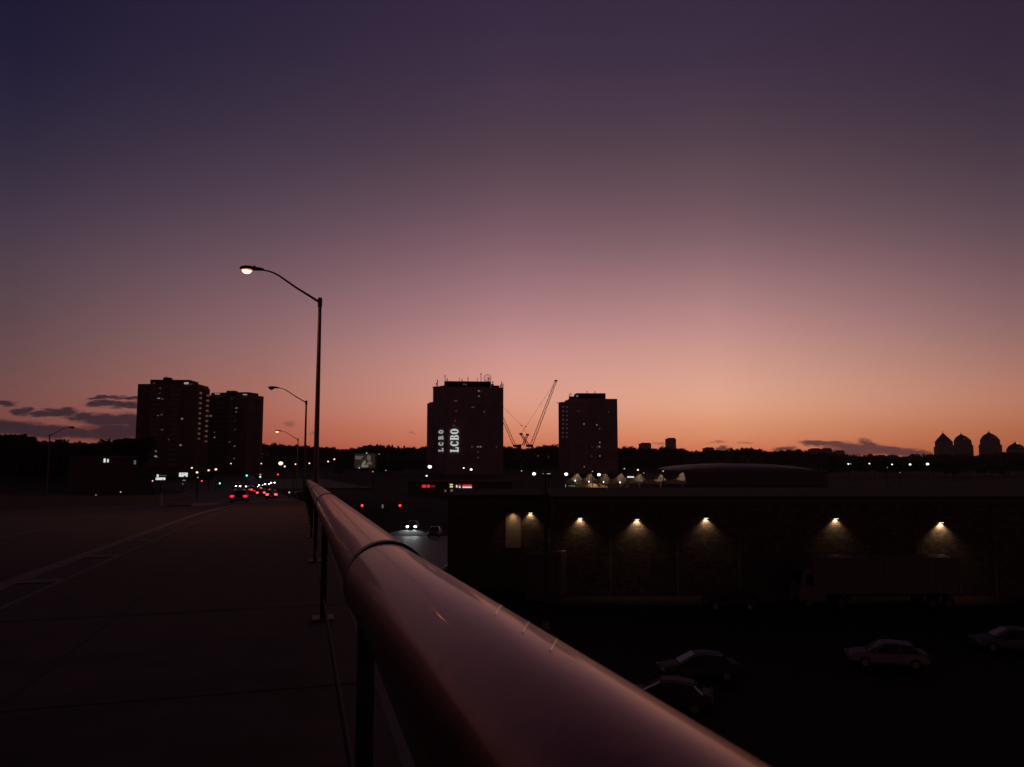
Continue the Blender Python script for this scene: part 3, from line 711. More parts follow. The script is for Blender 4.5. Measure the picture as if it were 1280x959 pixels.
# ------------------------------------------------------------------ luffing cranes
def crane(label, Y, base_px, foot, tip, frame, rz):
    root = thing('luffing_crane', label, 'crane', Vector((gx(base_px, Y), Y, G(gx(base_px, Y), Y))), 0, 'tower cranes on the building site')
    p0, p1 = at(*foot, Y), at(*tip, Y); d = (p1 - p0).normalized(); u = Vector((0, 1, 0)); w = d.cross(u).normalized()
    def lattice(p0, p1, wid0, wid1, n, rch, rlc):
        mb = MB(); d = (p1 - p0).normalized(); u = Vector((0, 1, 0)); w = d.cross(u).normalized()
        def node(i, su, sw): t = i / n; k = (wid0 + (wid1 - wid0) * t) / 2; return p0.lerp(p1, t) + u * su * k + w * sw * k
        for su in (-1, 1):
            for sw in (-1, 1): mb.tube([node(0, su, sw), node(n, su, sw)], rch, 5)
            for i in range(n): mb.tube([node(i, su, -1 if i % 2 else 1), node(i + 1, su, 1 if i % 2 else -1)], rlc, 4)
        for sw in (-1, 1):
            for i in range(n): mb.tube([node(i, -1 if i % 2 else 1, sw), node(i + 1, 1 if i % 2 else -1, sw)], rlc, 4)
        return mb
    lattice(p0, p1, 1.9, 1.3, 26, .2, .09).build('boom', 'crane', root)
    MB().box(p1, (2.4, 1.4, 1.0)).build('boom_tip', 'crane', root)
    bz = at(base_px, 558, Y); gz = G(bz.x, Y)
    lattice(Vector((bz.x, Y, gz)), Vector((bz.x, Y, bz.z)), 2.0, 2.0, 10, .2, .09).build('mast', 'crane', root)
    mb = MB(); fr0 = at(*frame[0], Y); fr1 = at(*frame[1], Y)
    lattice(fr0, fr1, 1.5, 1.2, 6, .28, .14).build('a_frame', 'crane', root)
    MB().box(fr1, (2.2, 1.2, 1.4), .3).build('sheave_head', 'crane', root)
    mb = MB(); mb.box(bz + Vector((0, 0, .4)), (5.5, 2.6, 1.8)); mb.build('machine_deck', 'crane', root)
    cb = MB()
    mid = at(*frame[2], Y)
    cb.tube([fr1, mid], .09, 4); cb.tube([mid, p1], .07, 4); cb.build('pendant_line', 'cable', root)
    MB().box(mid, (1.0, .5, .7), 0).build('bridle_block', 'crane', root)
    t = mid.lerp(p1, .5); MB().box(t, (.6, .4, .6)).build('bridle_block', 'crane', root)
crane('luffing tower crane with long lattice boom leaning right between two towers', 575, 662, (664, 557), (695, 476), ((660.5, 557), (651.2, 542.5), (657.3, 533.3)), 0)
crane('luffing tower crane whose boom leans left behind the lettered tower', 590, 646, (643.5, 558), (617, 497), ((653.5, 557), (659.4, 543.5), (652, 532)), 0)
tag(MB().box(at(650, 559, 600) - Vector((0, 0, 3)), (2.2, 3, 10.5)).build('lift_core', 'tower_dark'), 'small dark concrete core standing between the two cranes', 'building core')

# ------------------------------------------------------------------ far buildings
FB = [(802, 814, 554, 'small square apartment block left of the tall slab on the horizon'), (836, 845, 547.8, 'tall narrow slab block standing on the far tree line'), (883, 893, 559.7, 'low flat block half sunk in the far trees'),
      (1016, 1026.5, 560.8, 'leftmost of three small blocks under the long grey cloud'), (1031, 1040, 560.6, 'middle one of three small blocks under the long grey cloud'), (1048, 1056, 563.6, 'rightmost and lowest of three blocks under the grey cloud')]
for x0, x1, yt, lab in FB:
    Y = 1100; r_ = thing('distant_block', lab, 'building', Vector((gx((x0 + x1) / 2, Y), Y, 0)), 0, 'small blocks on the horizon')
    mb = MB(); blk(mb, edge_pt(x0, yt, Y), edge_pt(x1, yt, Y + 2), 14, -1, z_at(yt + .5, Y)); mb.build('wall', 'tower', r_)
    mb = MB(); blk(mb, edge_pt(x0 + 1.0, yt, Y + 2), edge_pt(x1 - 1.5, yt, Y + 3), 9, z_at(yt + .5, Y), z_at(yt - .5, Y)); mb.build('roof', 'roofing', r_)
def peaked(x0, x1, ysh, ytop, apex, kind, label):
    Y = 1500; cx = gx((x0 + x1) / 2, Y); w = (x1 - x0) / F * Y
    r_ = thing('peaked_tower', label, 'apartment tower', Vector((cx, Y, 0)), 0, 'peaked towers at the right edge')
    ap = gx(apex, Y); zs, zt = z_at(ysh, Y), z_at(ytop, Y)
    def oct_(k, z, x=cx): return [(x + k * w / 2 * c_, Y + 12 + k * w / 2 * s_, z) for c_, s_ in ((-1,-.5),(-.6,-1),(.6,-1),(1,-.5),(1,.5),(.6,1),(-.6,1),(-1,.5))]
    mb = MB(); zl = zs - (zt - zs) * .6; mb.loft([oct_(1, -1), oct_(1, zl)]); mb.loft([oct_(.87, zl + .01), oct_(.87, zs)]); mb.build('wall', 'tower_dark', r_)
    mb = MB(); h = zt - zs
    prof = [(.84,0),(.5,.45),(.42,.52),(.03,1)] if kind == 'peak' else [(.84,0),(.76,.2),(.62,.45),(.44,.65),(.24,.8),(.12,.87),(.11,.94),(.02,1.04)]
    mb.loft([oct_(k_, zs + .02 + v * h, cx + (ap - cx) * v) for k_, v in prof]); rf = mb.build('roof', 'roofing', r_)
    mb = MB(); mb.tube([(ap, Y + 12, zt), (ap, Y + 12, zt + h * .22)], .5, 6); mb.build('finial', 'roofing', rf)
    if kind == 'dome':
        for q in range(7):
            mb = MB(); mb.box((cx + (q - 3) * w * .055, Y + 12 - w * .40, zs + h * .34 - abs(q - 3) * .35), (w * .042, .6, .9)); mb.build('crown_light', 'win_dim', rf)
    return r_
peaked(1169.8, 1190.2, 552, 541, 1179.5, 'peak', 'sharp pointed tower, leftmost of the peaked towers at right')
peaked(1193.5, 1213.6, 551, 542.3, 1202, 'dome', 'dome topped tower close beside the sharp pointed tower')
peaked(1226.6, 1249, 550, 540, 1237, 'dome', 'widest dome topped tower with a lit band under its crown')
pk = peaked(1259, 1282, 562, 553, 1269, 'dome', 'lowest domed tower cut by the right edge of the view')
mb = MB(); mb.ell(at(1271.8, 554.3, 1505), (1.8, 1.2, 1.0)); mb.build('roof_light', 'lampdim', pk)

# ------------------------------------------------------------------ trees
def make_crown(seed, kind):
    rnd = random.Random(seed); mb = MB(); H = 14.
    lobes = []
    if kind == 'round':
        for i in range(11): lobes.append((Vector((rnd.uniform(-3.4, 3.4), rnd.uniform(-3.4, 3.4), rnd.uniform(5.5, 11.3))), rnd.uniform(1.5, 2.7)))
    elif kind == 'wide':
        for i in range(14): lobes.append((Vector((rnd.uniform(-5, 5), rnd.uniform(-3.6, 3.6), rnd.uniform(5.5, 11.0))), rnd.uniform(1.5, 2.6)))
    else:
        for i in range(12): z = 2.5 + i * .93; lobes.append((Vector((rnd.uniform(-.3, .3), rnd.uniform(-.3, .3), z)), 2.3 * (1 - i / 13.5)))
    for c, r in lobes:
        for j in range(95 if kind != 'cone' else 70):
            v = Vector((rnd.gauss(0, 1), rnd.gauss(0, 1), rnd.gauss(0, 1))).normalized() * r * rnd.uniform(.35, 1.08) ** .6
            p = c + v; s = rnd.uniform(.22, .55); a = Vector((rnd.gauss(0,1), rnd.gauss(0,1), rnd.gauss(0,1))).normalized(); b = a.orthogonal().normalized()
            mb.quad(p - a * s - b * s * .6, p + a * s - b * s * .6, p + a * s + b * s * .6, p - a * s + b * s * .6)
    # scale so that the top sits at H
    zt = max(v.z for v in mb.v); 
    for v in mb.v: v.z *= H / zt
    return mb
def make_trunk(kind, seed):
    rnd = random.Random(seed); mb = MB()
    mb.tube([(0,0,-.5), (.05,.03,2), (-.1,.1,5), (0,0,9 if kind != 'cone' else 12.5)], [.34,.27,.2,.05], 7)
    if kind != 'cone':
        for i in range(5):
            a = i * 1.3 + rnd.random(); z = 3.4 + i * .8; mb.tube([(0,0,z), (math.cos(a)*1.5, math.sin(a)*1.5, z+1.4), (math.cos(a)*2.7, math.sin(a)*2.7, z+3)], [.13,.09,.03], 5)
    return mb
PROTO = []
KLAB = {'round': 'dark round crowned tree on the far ridge against the glow', 'wide': 'broad spreading dark tree on the far ridge against the glow', 'cone': 'slim pointed conifer standing above the far tree line'}
for i, kd in enumerate(['round', 'wide', 'round', 'wide', 'cone']):
    r_ = thing('broadleaf_tree' if kd != 'cone' else 'conifer_tree', KLAB[kd], 'tree', (0, 0, 0), 0, 'trees on the far ridge')
    make_trunk(kd, i).build('trunk', 'bark', r_, local=True); make_crown(20 + i, kd).build('crown', 'leaf', r_, local=True); PROTO.append((kd, r_))
used = set()
def plant(idx, loc, h, label=None, group='trees on the far ridge', wide=1.):
    kd, p = PROTO[idx]; lab = label or KLAB[kd]
    if idx not in used: used.add(idx); o = p; o['label'] = lab; o['group'] = group
    else: o = dup(p, lab, loc, 0, group)
    o.location = loc; o.rotation_euler = (0, 0, random.uniform(0, 6.28)); s_ = h / 14; o.scale = (s_ * wide, s_ * wide, s_); return o
px = 334.
while px < 1330:
    Y = random.uniform(640, 715); kd = random.choice([0, 1, 1, 2, 3, 3, 1]) if not (486 < px < 528 and random.random() < .55) else 4
    x = gx(px, Y); g = G(x, Y); top = ridge_z(px, Y) + random.uniform(-1.6, 1.5)
    h = max(5.5, top - g)
    plant(kd, Vector((x, Y, g - .4)), h + .4, None, 'trees on the far ridge', random.uniform(.85, 1.25) * (13 / max(9, h)) ** .5)
    px += random.uniform(5.5, 8.5)
LTL = {0: 'dark round tree massed on the left hillside under the clouds', 1: 'dark spreading tree massed on the left hillside under the clouds', 2: 'dark round tree massed on the left hillside under the clouds', 3: 'dark spreading tree massed on the left hillside under the clouds'}
px = -30.
while px < 176:
    Y = random.uniform(270, 330); kd = random.choice([0, 1, 2, 3]); x = gx(px, Y); g = G(x, Y); top = EYE + (568 - lerp_tab(RIDGE, px)) / F * Y + random.uniform(-1.0, .3)
    if 80 < px < 90: top += 1.2
    plant(kd, Vector((x, Y, g - .3)), max(6, top - g + .3), LTL[kd], 'trees on the left hillside', random.uniform(.9, 1.2)); px += random.uniform(8, 13)
MTL = {0: 'dark round tree in the low ground beyond the warehouse roof', 1: 'dark spreading tree in the low ground beyond the warehouse roof', 2: 'dark round tree in the low ground beyond the warehouse roof', 3: 'dark spreading tree in the low ground beyond the warehouse roof'}
px = 1018.
while px < 1330:
    Y = random.uniform(400, 500); kd = random.choice([0, 1, 2, 3]); x = gx(px, Y); top = at(640, random.uniform(574, 584), Y).z
    plant(kd, Vector((x, Y, G(x, Y) - .3)), max(5, top), MTL[kd], 'trees beyond the warehouse', random.uniform(1.2, 1.7)); px += random.uniform(8, 15)
LTM = {k: v.replace('low ground beyond the warehouse roof', 'low ground left of the lettered tower') for k, v in MTL.items()}
px = 425.
while px < 535:
    Y = random.uniform(400, 520); kd = random.choice([0, 1, 2, 3]); x = gx(px, Y); top = at(640, random.uniform(570, 582), Y).z
    plant(kd, Vector((x, Y, G(x, Y) - .3)), max(5, top), LTM[kd], 'trees left of the lettered tower', random.uniform(1.2, 1.7)); px += random.uniform(7, 13)
RTM = {k: v.replace('low ground beyond the warehouse roof', 'low ground between the two right towers') for k, v in MTL.items()}
px = 634.
while px < 850:
    Y = random.uniform(520, 560); kd = random.choice([0, 1, 2, 3]); x = gx(px, Y); top = at(640, random.uniform(568, 578), Y).z
    if not 694 < px < 774: plant(kd, Vector((x, Y, G(x, Y) - .3)), max(5, top), RTM[kd] if px < 694 else MTL[kd].replace('warehouse roof', 'canopy peaks'), 'trees behind the canopy', random.uniform(1.2, 1.7))
    px += random.uniform(8, 13)
wd = MB(); rnd = random.Random(5)
for i in range(15000):
    px = rnd.uniform(-160, 1460); Y = rnd.uniform(655, 820); x = gx(px, Y); t = rnd.random() ** .7
    zt = ridge_z(px, Y) - 1.6; g = G(x, Y); z = g - 1 + t * max(1.0, zt - g - .6)
    s = rnd.uniform(.9, 2.2); a = Vector((rnd.gauss(0,1), rnd.gauss(0,1)*.3, rnd.gauss(0,1))).normalized(); b = a.orthogonal().normalized(); p = Vector((x, Y, z))
    wd.quad(p - a*s - b*s*.7, p + a*s - b*s*.7, p + a*s + b*s*.7, p - a*s + b*s*.7)
for i in range(5200):
    px = rnd.uniform(-120, 178); Y = rnd.uniform(300, 350); x = gx(px, Y); g = G(x, Y); zt = EYE + (568 - lerp_tab(RIDGE, px)) / F * Y - 1.4
    z = g - 1 + rnd.random() ** .8 * max(1, zt - g); s = rnd.uniform(.5, 1.1); a = Vector((rnd.gauss(0,1), rnd.gauss(0,1)*.3, rnd.gauss(0,1))).normalized(); b = a.orthogonal().normalized(); p = Vector((x, Y, z))
    wd.quad(p - a*s - b*s*.7, p + a*s - b*s*.7, p + a*s + b*s*.7, p - a*s + b*s*.7)
tag(wd.build('distant_woods', 'leaf'), 'dark far woodland filling the ridge behind the towers', 'woods', kind='stuff')

# ------------------------------------------------------------------ warehouse with wall lamps
WY = 68.
wh = thing('warehouse', 'long low brick warehouse with warm wall lamps beyond the parking lot', 'warehouse', Vector((30, WY, 0)))
xl = gx(690, WY); zt = 8.6
mb = MB(); mb.prism([(xl, WY), (74, WY), (74, 86), (xl, 86)], -.3, zt); mb.build('wall', 'brick', wh)
mb = MB(); xr0 = gx(561, 74); mb.prism([(xr0, 74), (xl - .01, 74), (xl - .01, 86), (xr0, 86)], -.3, zt - .2); mb.build('recessed_wall', 'brick', wh)
mb = MB(); mb.box(((xl + 74) / 2, WY + 8.9, zt + .12), (74 - xl + .3, 18.3, .2)); mb.box(((xr0 + xl) / 2 - .2, 79.9, zt - .08), (xl - xr0 - .2, 12.2, .2)); mb.build('roof', 'roofing', wh)
def wall_lamp(px, py, Y, e):
    p = at(px, py, Y); p.y = Y
    mb = MB(); mb.loft([[(p.x - w, Y - dp, p.z + z_), (p.x + w, Y - dp, p.z + z_), (p.x + w, Y + .0, p.z + z_), (p.x - w, Y + .0, p.z + z_)] for w, dp, z_ in ((.26, .34, -.02), (.24, .32, .1), (.17, .1, .26))])
    h = mb.build('wall_lamp', 'dark', wh)
    mb = MB(); mb.box((p.x, Y - .2, p.z - .045), (.34, .16, .06)); mb.build('lens', 'lampwall', h)
    light('SPOT', 'wall_lamp_light', (p.x, Y - .15, p.z - .1), e * 1.15, (1, .66, .38), h, .05, (R(22), 0, 0), R(120), .7)
M['lampwall'] = glow('wall_lamp_lens', (1, .85, .55), 1.5)
for px, py, Y, e in ((663, 640.5, 74, 60), (725, 647, WY, 82), (796, 648.5, WY, 135), (882, 647, WY, 98), (1044, 647.5, WY, 88), (1175, 652.5, WY, 185)): wall_lamp(px, py, Y, e)
p = at(641.5, 660, 74); MB().box((p.x, 73.97, p.z - .2), (1.5, .1, 3.4)).build('loading_door', 'lit_panel', wh)  # door shape added in place of a lamp-lit patch of wall
MB().box((p.x, 73.72, p.z + 1.68), (1.7, .6, .1)).build('added_door_hood', 'dark', wh)  # hood added to hold the extra lamp
light('SPOT', 'added_door_light', (p.x, 73.6, p.z + 1.58), 48, (1, .62, .33), wh, .25, (R(8), 0, 0), R(120), 1)  # added lamp to brighten the pale panel, no visible source here
mb = MB(); mb.box((gx(620, 74), 73.95, 1.6), (3.4, .1, 3.2)); mb.build('loading_door', 'cladding', wh)
for px in (830, 950, 1110): MB().box((gx(px, WY), WY - .03, 1.7), (3.2, .1, 3.4)).build('loading_door', 'cladding', wh)

for px in (760, 842, 918, 1000, 1140, 1230):
    x = gx(px, WY); MB().tube([(x, WY - .09, 0), (x, WY - .09, zt - .2)], .06, 8).build('downpipe', 'steel', wh)
mb = MB(); mb.box(((xl + 74) / 2, WY - .06, zt - .12), (74 - xl, .1, .22)); mb.build('gutter', 'steel', wh)
# container by the recess and the long trailer
def box_body(name, label, cat, loc, rz, L, W, H, m, z0, wheels):
    root = thing(name, label, cat, loc, rz)
    mb = MB(); mb.box((0, 0, z0 + H / 2), (L, W, H)); body = mb.build('cargo_box', m, root, local=True, bevel=.04)
    for s_ in (-1, 1):
        rb = MB(); k_ = -L / 2 + .5
        while k_ < L / 2 - .3:
            rb.box((k_, s_ * (W / 2 + .012), z0 + H / 2), (.06, .03, H - .3)); k_ += .6
        rb.build('ribbed_side', m, body, local=True)
    tr_ = MB()
    for s_ in (-1, 1): tr_.box((0, s_ * (W / 2 + .015), z0 + H - .06), (L, .04, .11))
    tr_.build('top_rail', 'steel', body, local=True)
    dr = MB(); 
    for s_ in (-.5, .5): dr.box((L / 2 + .025, s_ * W / 2, z0 + H / 2), (.05, W / 2 - .06, H - .15))
    dr.build('rear_door', m, root, local=True)
    if wheels:
        fr = MB(); 
        for s_ in (-.45, .45): fr.box((0, s_, z0 - .12), (L - .6, .12, .24))
        fr.build('chassis', 'dark', root, local=True)
        for x in wheels:
            for s_ in (-1, 1):
                w = MB(); w.tube([(x, s_ * (W / 2 - .32), .5), (x, s_ * (W / 2 - .03), .5)], .5, 20); tw = w.build('wheel', 'tyre', root, local=True)
                w = MB(); w.tube([(x, s_ * (W / 2 - .05), .5), (x, s_ * (W / 2 - .01), .5)], .26, 14); w.build('rim', 'steel', tw, local=True)
        lg = MB(); 
        for s_ in (-.8, .8): lg.box((-L / 2 + 2.6, s_, z0 / 2), (.12, .12, z0))
        lg.build('landing_gear', 'steel', root, local=True)
    return root
box_body('semi_trailer', 'long pale box trailer parked along the warehouse wall', 'trailer', Vector((gx(1090, 63.5), 63.6, .012)), 0, 12.2, 2.55, 2.9, 'trailer', 1.2, (3.6, 4.9))
cpx = at(670, 700, 65.5); box_body('storage_container', 'tall pale storage container standing at the warehouse recess', 'container', Vector((gx(672, 67) + .9, 67.2, .012)), R(68), 4.9, 2.5, 3.9, 'container', .12, None)

# tractor cab beside the trailer
tk = thing('tractor_cab', 'pale truck cab parked at the left end of the long trailer', 'truck', Vector((gx(1001, 63.6), 63.6, .012)), 0)
mb = MB(); mb.loft([[(-1.2, y_, .6), (1.0, y_, .6), (1.0, y_, 2.9), (.4, y_, 3.3), (-.75, y_, 3.1), (-1.05, y_, 1.9)] for y_ in (-1.15, 1.15)]); mb.build('cab', 'trailer', tk, local=True, bevel=.06)
mb = MB(); mb.quad((-1.075, -1.0, 1.98), (-.80, -1.0, 2.95), (-.80, 1.0, 2.95), (-1.075, 1.0, 1.98)); mb.quad((-.7, -1.16, 1.9), (.3, -1.16, 1.9), (.3, -1.16, 2.8), (-.55, -1.16, 2.8)); mb.build('windows', 'glass', tk, local=True)
mb = MB(); mb.box((1.2, 0, .75), (4.2, .9, .3)); mb.build('chassis', 'dark', tk, local=True)
for x in (-.4, 2.2):
    for s_ in (-1, 1):
        w = MB(); w.tube([(x, s_ * .82, .5), (x, s_ * 1.14, .5)], .5, 20); tw = w.build('wheel', 'tyre', tk, local=True)
        w = MB(); w.tube([(x, s_ * 1.1, .5), (x, s_ * 1.16, .5)], .26, 14); w.build('rim', 'steel', tw, local=True)
for s_ in (-.75, .75): MB().box((-1.2, s_, 1.0), (.06, .35, .25)).build('headlight', 'head_off', tk, local=True)

# dark yard lamp post
yp = thing('yard_lamp_post', 'tall thin unlit lamp post in the parking lot before the warehouse', 'lamp post', Vector((gx(681.5, 55), 55, .012)))
MB().tube([(0,0,0),(0,0,11.2)], [.11,.07], 10).build('pole', 'dark', yp, local=True); MB().box((0,0,.3), (.5,.5,.6)).build('footing', 'kerb', yp, local=True)
MB().box((0,0,11.25), (.7,.4,.12)).build('lamp_head', 'dark', yp, local=True)

# ------------------------------------------------------------------ tensile canopy
TP = [(720, 592.0), (736.2, 592.2), (754.6, 592.2), (774.6, 592.2), (797.4, 592.6), (823.2, 593.0), (850, 590.6)]
def TY(px): return 268 - (px - 707) * .27
cn = thing('tensile_canopy', 'row of glowing white fabric canopy peaks over a shop yard', 'canopy', Vector((gx(780, 248), 250, 0)))
import bisect
def crest(px):                                       # outline of the fabric seen from the front
    base = 600.8
    best_ = base
    for (c, y) in TP:
        dx = px - c
        k_ = 4.0 if dx < 0 else 3.4
        if abs(dx) < 2.2: v = y + .35 * (abs(dx) / 2.2) ** 2
        else: v = base - (base - y - .4) * math.exp(-(abs(dx) - 2.2) / (5.2 if dx < 0 else 3.6))
        best_ = min(best_, v)
    return best_
mb = MB(); N = 220; rows = []
for i in range(N + 1):
    px = 706 + (852.5 - 706) * i / N; Yc = TY(px); zc = z_at(crest(px), Yc); zb = z_at(604.2, Yc)
    ring_ = []
    for j in range(-6, 7):
        t = j / 6; yv = Yc + t * 4.2; k_ = max(0, 1 - abs(t)) ** 1.6; e_ = .25 * (1 - abs(t))
        ring_.append((gx(px, Yc), yv, zb + (zc - zb) * k_ + e_ * 0))
    rows.append(ring_)
mb.loft(rows, closed=False, caps=False); fo = mb.build('fabric', 'fabric', cn, smooth=True)
sm = fo.modifiers.new('thickness', 'SOLIDIFY'); sm.thickness = .02
for (c, y) in TP:
    Yc = TY(c); zc = z_at(y, Yc); x = gx(c, Yc)
    MB().tube([(x, Yc, 0), (x, Yc, zc + 1.1)], .13, 8).build('mast', 'steel', cn)
    light('POINT', 'canopy_light', (x + .2, Yc - .3, zc - .9), 1150, (1, .78, .55), cn, .12)
mb = MB(); mb.tube([at(797.4, 588.3, TY(797)), at(797.4, 586.6, TY(797))], .22, 8); mb.build('mast_light', 'lampfar', cn)
for px_ in range(712, 853, 20): 
    Yc = TY(px_) - 4.1; MB().tube([(gx(px_, Yc), Yc, 0), (gx(px_, Yc), Yc, z_at(603.6, TY(px_)))], .08, 6).build('post', 'steel', cn)
for px_, py_ in ((719, 601), (736.2, 602.2), (754.4, 602.6), (775, 603)):
    p = at(px_, py_, TY(px_) - 4.6); MB().ell(p, (.17, .17, .28), 10, 6).build('hanging_lamp', 'lampwhite', cn)
    light('POINT', 'hanging_light', p - Vector((0, .6, .6)), 14, (1, .7, .4), cn, .2)
sb = thing('garden_shop', 'low brown shop wall lit below the fabric canopy', 'shop', Vector((gx(752, 262), 270, 0)))
mb = MB(); mb.prism([(gx(719, 264), 264), (gx(785, 256), 256), (gx(785, 268), 268), (gx(719, 276), 276)], -.2, 2.85); mb.build('wall', mat('shop_wall', (.3, .19, .1), .9), sb)
mb = MB(); mb.prism([(gx(706, 264), 263.9), (gx(719.2, 264), 263.6), (gx(719.2, 264), 264.4), (gx(706, 264), 264.7)], 1.0, 2.6); sg = mb.build('sign', mat('dark_green_board', (.03, .06, .04), .7), sb)
for i in range(6): MB().box(at(711.3 + i * 1.35, 607.3 + .2 * (i % 2), 263), (.25, .1, .45)).build('sign_mark', 'sign_dim', sg)
MB().box(at(707.3, 607.2, 263.1), (.35, .1, 1.0)).build('sign_mark', 'win_pale', sg)

# pale vaulted roof
br = thing('big_box_store', 'large low store with a pale curved roof, right of the canopy', 'store', Vector((gx(940, 300), 310, 0)))
x0, x1 = gx(846, 300), gx(1030, 300)
mb = MB(); mb.prism([(x0, 300), (x1, 300), (x1, 345), (x0, 345)], -.2, z_at(589, 300)); mb.build('wall', 'cladding', br)
mb = MB(); rr_ = []
for i in range(25):
    t = i / 24; x = x0 + (x1 - x0) * t; h = (z_at(579.5, 318) - z_at(589, 300)) * math.sin(math.pi * min(1, max(0, t))) ** .55
    zb = z_at(589, 300) + .02
    rr_.append([(x, 299.6, zb), (x, 308, zb + h * .55), (x, 318, zb + h), (x, 345, zb + h * .9)])
mb.loft(rr_, closed=False, caps=False); o = mb.build('roof', 'paleroof', br, smooth=True); sm = o.modifiers.new('thickness', 'SOLIDIFY'); sm.thickness = .3; sm.offset = 1

# ------------------------------------------------------------------ shops with signs beyond the railing
pz = thing('shopping_plaza', 'dark low plaza with small red and white shop signs', 'shops', Vector((gx(565, 205), 210, 0)))
mb = MB(); mb.prism([(gx(512, 205), 205), (gx(640, 205), 205), (gx(640, 205), 224), (gx(512, 205), 224)], -.2, z_at(603, 205)); mb.build('wall', 'cladding', pz)
mb = MB(); mb.prism([(gx(511, 205), 204.6), (gx(641, 205), 204.6), (gx(641, 205), 224.4), (gx(511, 205), 224.4)], z_at(603, 205) + .003, z_at(602.3, 205)); mb.build('roof', 'roofing', pz)
def shop_sign(x0, x1, y0, y1, m, Y=204.9):
    a_, b_ = at(x0, y0, Y), at(x1, y1, Y); c = (a_ + b_) / 2; return MB().box(c, (b_.x - a_.x, .16, a_.z - b_.z)).build('sign', m, pz)
shop_sign(527.6, 537, 606.2, 609.6, 'sign_red'); shop_sign(537.2, 543.6, 606.5, 609.3, mat('dim_red_sign', (.2, .02, .02), .5, emit=(1, .03, .05), es=.16))
for a_ in ((562.2, 566, 605.1, 606.6), (562.4, 566, 607.8, 609.4)): shop_sign(*a_, 'sign_yellow')
shop_sign(563, 565.4, 606.7, 607.7, 'sign_dim')
for a_ in ((570, 571.8, 606.6, 609.4), (573.5, 575.8, 608.2, 609.8), (578.2, 589.6, 608.5, 609.9), (578.3, 586, 612.6, 614.6), (586.1, 588.6, 612.8, 614.2)): shop_sign(*a_, 'sign_white')
for a_ in ((573.6, 575.6, 605.8, 607.6), (578.2, 589.6, 606, 608.2)): shop_sign(*a_, 'sign_red')
for a_ in ((555.8, 557.6, 612.4, 614.8), (563, 566, 612, 614.6), (570.6, 572.2, 612.2, 614)): shop_sign(*a_, 'sign_dim')
shop_sign(529.8, 530.8, 625.6, 626.6, 'win_warm', 204.8); shop_sign(534.6, 536.4, 625.2, 627, 'win_pale', 204.8)

# billboard
bb = thing('billboard', 'dim billboard showing a pale figure, before the trees above the railing', 'billboard', Vector((gx(457, 250), 250, 0)))
def bq(x0, x1, y0, y1, m, Y, name, par=None):
    a_, b_ = at(x0, y0, Y), at(x1, y1, Y); c = (a_ + b_) / 2; return MB().box(c, (b_.x - a_.x, .1, a_.z - b_.z)).build(name, m, par or bb)
pn = bq(443.5, 469, 567.5, 585, 'ad_back', 250, 'panel')
fr_ = MB()
for (x0, x1, y0, y1) in ((443, 470, 566.3, 567.4), (443, 470, 585.1, 586), (469.1, 470.2, 566.3, 586)):
    a_, b_ = at(x0, y0, 249.9), at(x1, y1, 249.9); fr_.box((a_ + b_) / 2, (b_.x - a_.x, .3, a_.z - b_.z))
fr_.build('frame', 'steel', bb)
for a_ in ((443.8, 453.8, 570.2, 571.2), (444.2, 452, 572, 574)): bq(*a_, 'ad_text', 249.85, 'text_line', pn)
def blob(px, py, rx, ry, m, tilt=0):
    c = at(px, py, 249.85); mb = MB(); n_ = 18
    pts = [(rx * math.cos(2*math.pi*i/n_), ry * math.sin(2*math.pi*i/n_)) for i in range(n_)]; k_ = 250 / F
    ring1 = [c + Vector(((x * math.cos(tilt) - z * math.sin(tilt)) * k_, 0, (x * math.sin(tilt) + z * math.cos(tilt)) * k_)) for x, z in pts]
    mb.loft([ring1, [p + Vector((0, .04, 0)) for p in ring1]]); return mb.build('picture_shape', m, pn)
blob(461, 572.5, 2.4, 3.6, 'ad_skin'); blob(454.6, 579.5, 2.0, 4.2, 'ad_pale', -.5); blob(460, 579.8, 1.5, 3.8, 'ad_skin', -.7); blob(463.2, 579, 1.3, 2.4, 'ad_skin', .6); blob(456, 583, 4.5, 1.5, 'ad_pale'); blob(450, 578, 2, 1.2, 'ad_back')
mb = MB()
for px_ in (450, 464): mb.tube([(gx(px_, 250.4), 250.5, 0), (gx(px_, 250.4), 250.5, z_at(567, 250))], .22, 8)
mb.build('posts', 'steel', bb)
for px_, py_ in ((458.3, 566.4), (449, 585)): MB().ell(at(px_, py_, 249.5), (.22, .2, .18), 8, 6).build('lamp', 'lampdim', bb)

# pylon signs at left
def pylon(label, Y, x0, x1, y0, y1, extra):
    r_ = thing('pylon_sign', label, 'sign', Vector((gx((x0 + x1) / 2, Y), Y, G(gx((x0 + x1) / 2, Y), Y))), 0)
    a_, b_ = at(x0, y0, Y), at(x1, y1, Y); MB().box((a_ + b_) / 2, (b_.x - a_.x, .4, a_.z - b_.z)).build('panel', 'sign_white', r_)
    for (u0, u1, v0, v1, m) in extra:
        a2_, b2_ = at(u0, v0, Y - .25), at(u1, v1, Y - .25); MB().box((a2_ + b2_) / 2, (b2_.x - a2_.x, .06, a2_.z - b2_.z)).build('sign_mark', m, r_)
    g = r_.location.z; top = a_.z; MB().tube([((a_.x + b_.x) / 2, Y + .3, g), ((a_.x + b_.x) / 2, Y + .3, top)], .18, 8).build('post', 'dark', r_)
pylon('white roadside sign panel with a dim line of lettering above it', 170, 195, 206.2, 597, 600, ((196, 198.2, 593.2, 596.2, 'sign_white'), (199.5, 203, 594.1, 594.9, 'sign_dim'), (204, 208, 594.2, 595, 'sign_dim'), (203.2, 203.8, 598.7, 600, 'dark')))
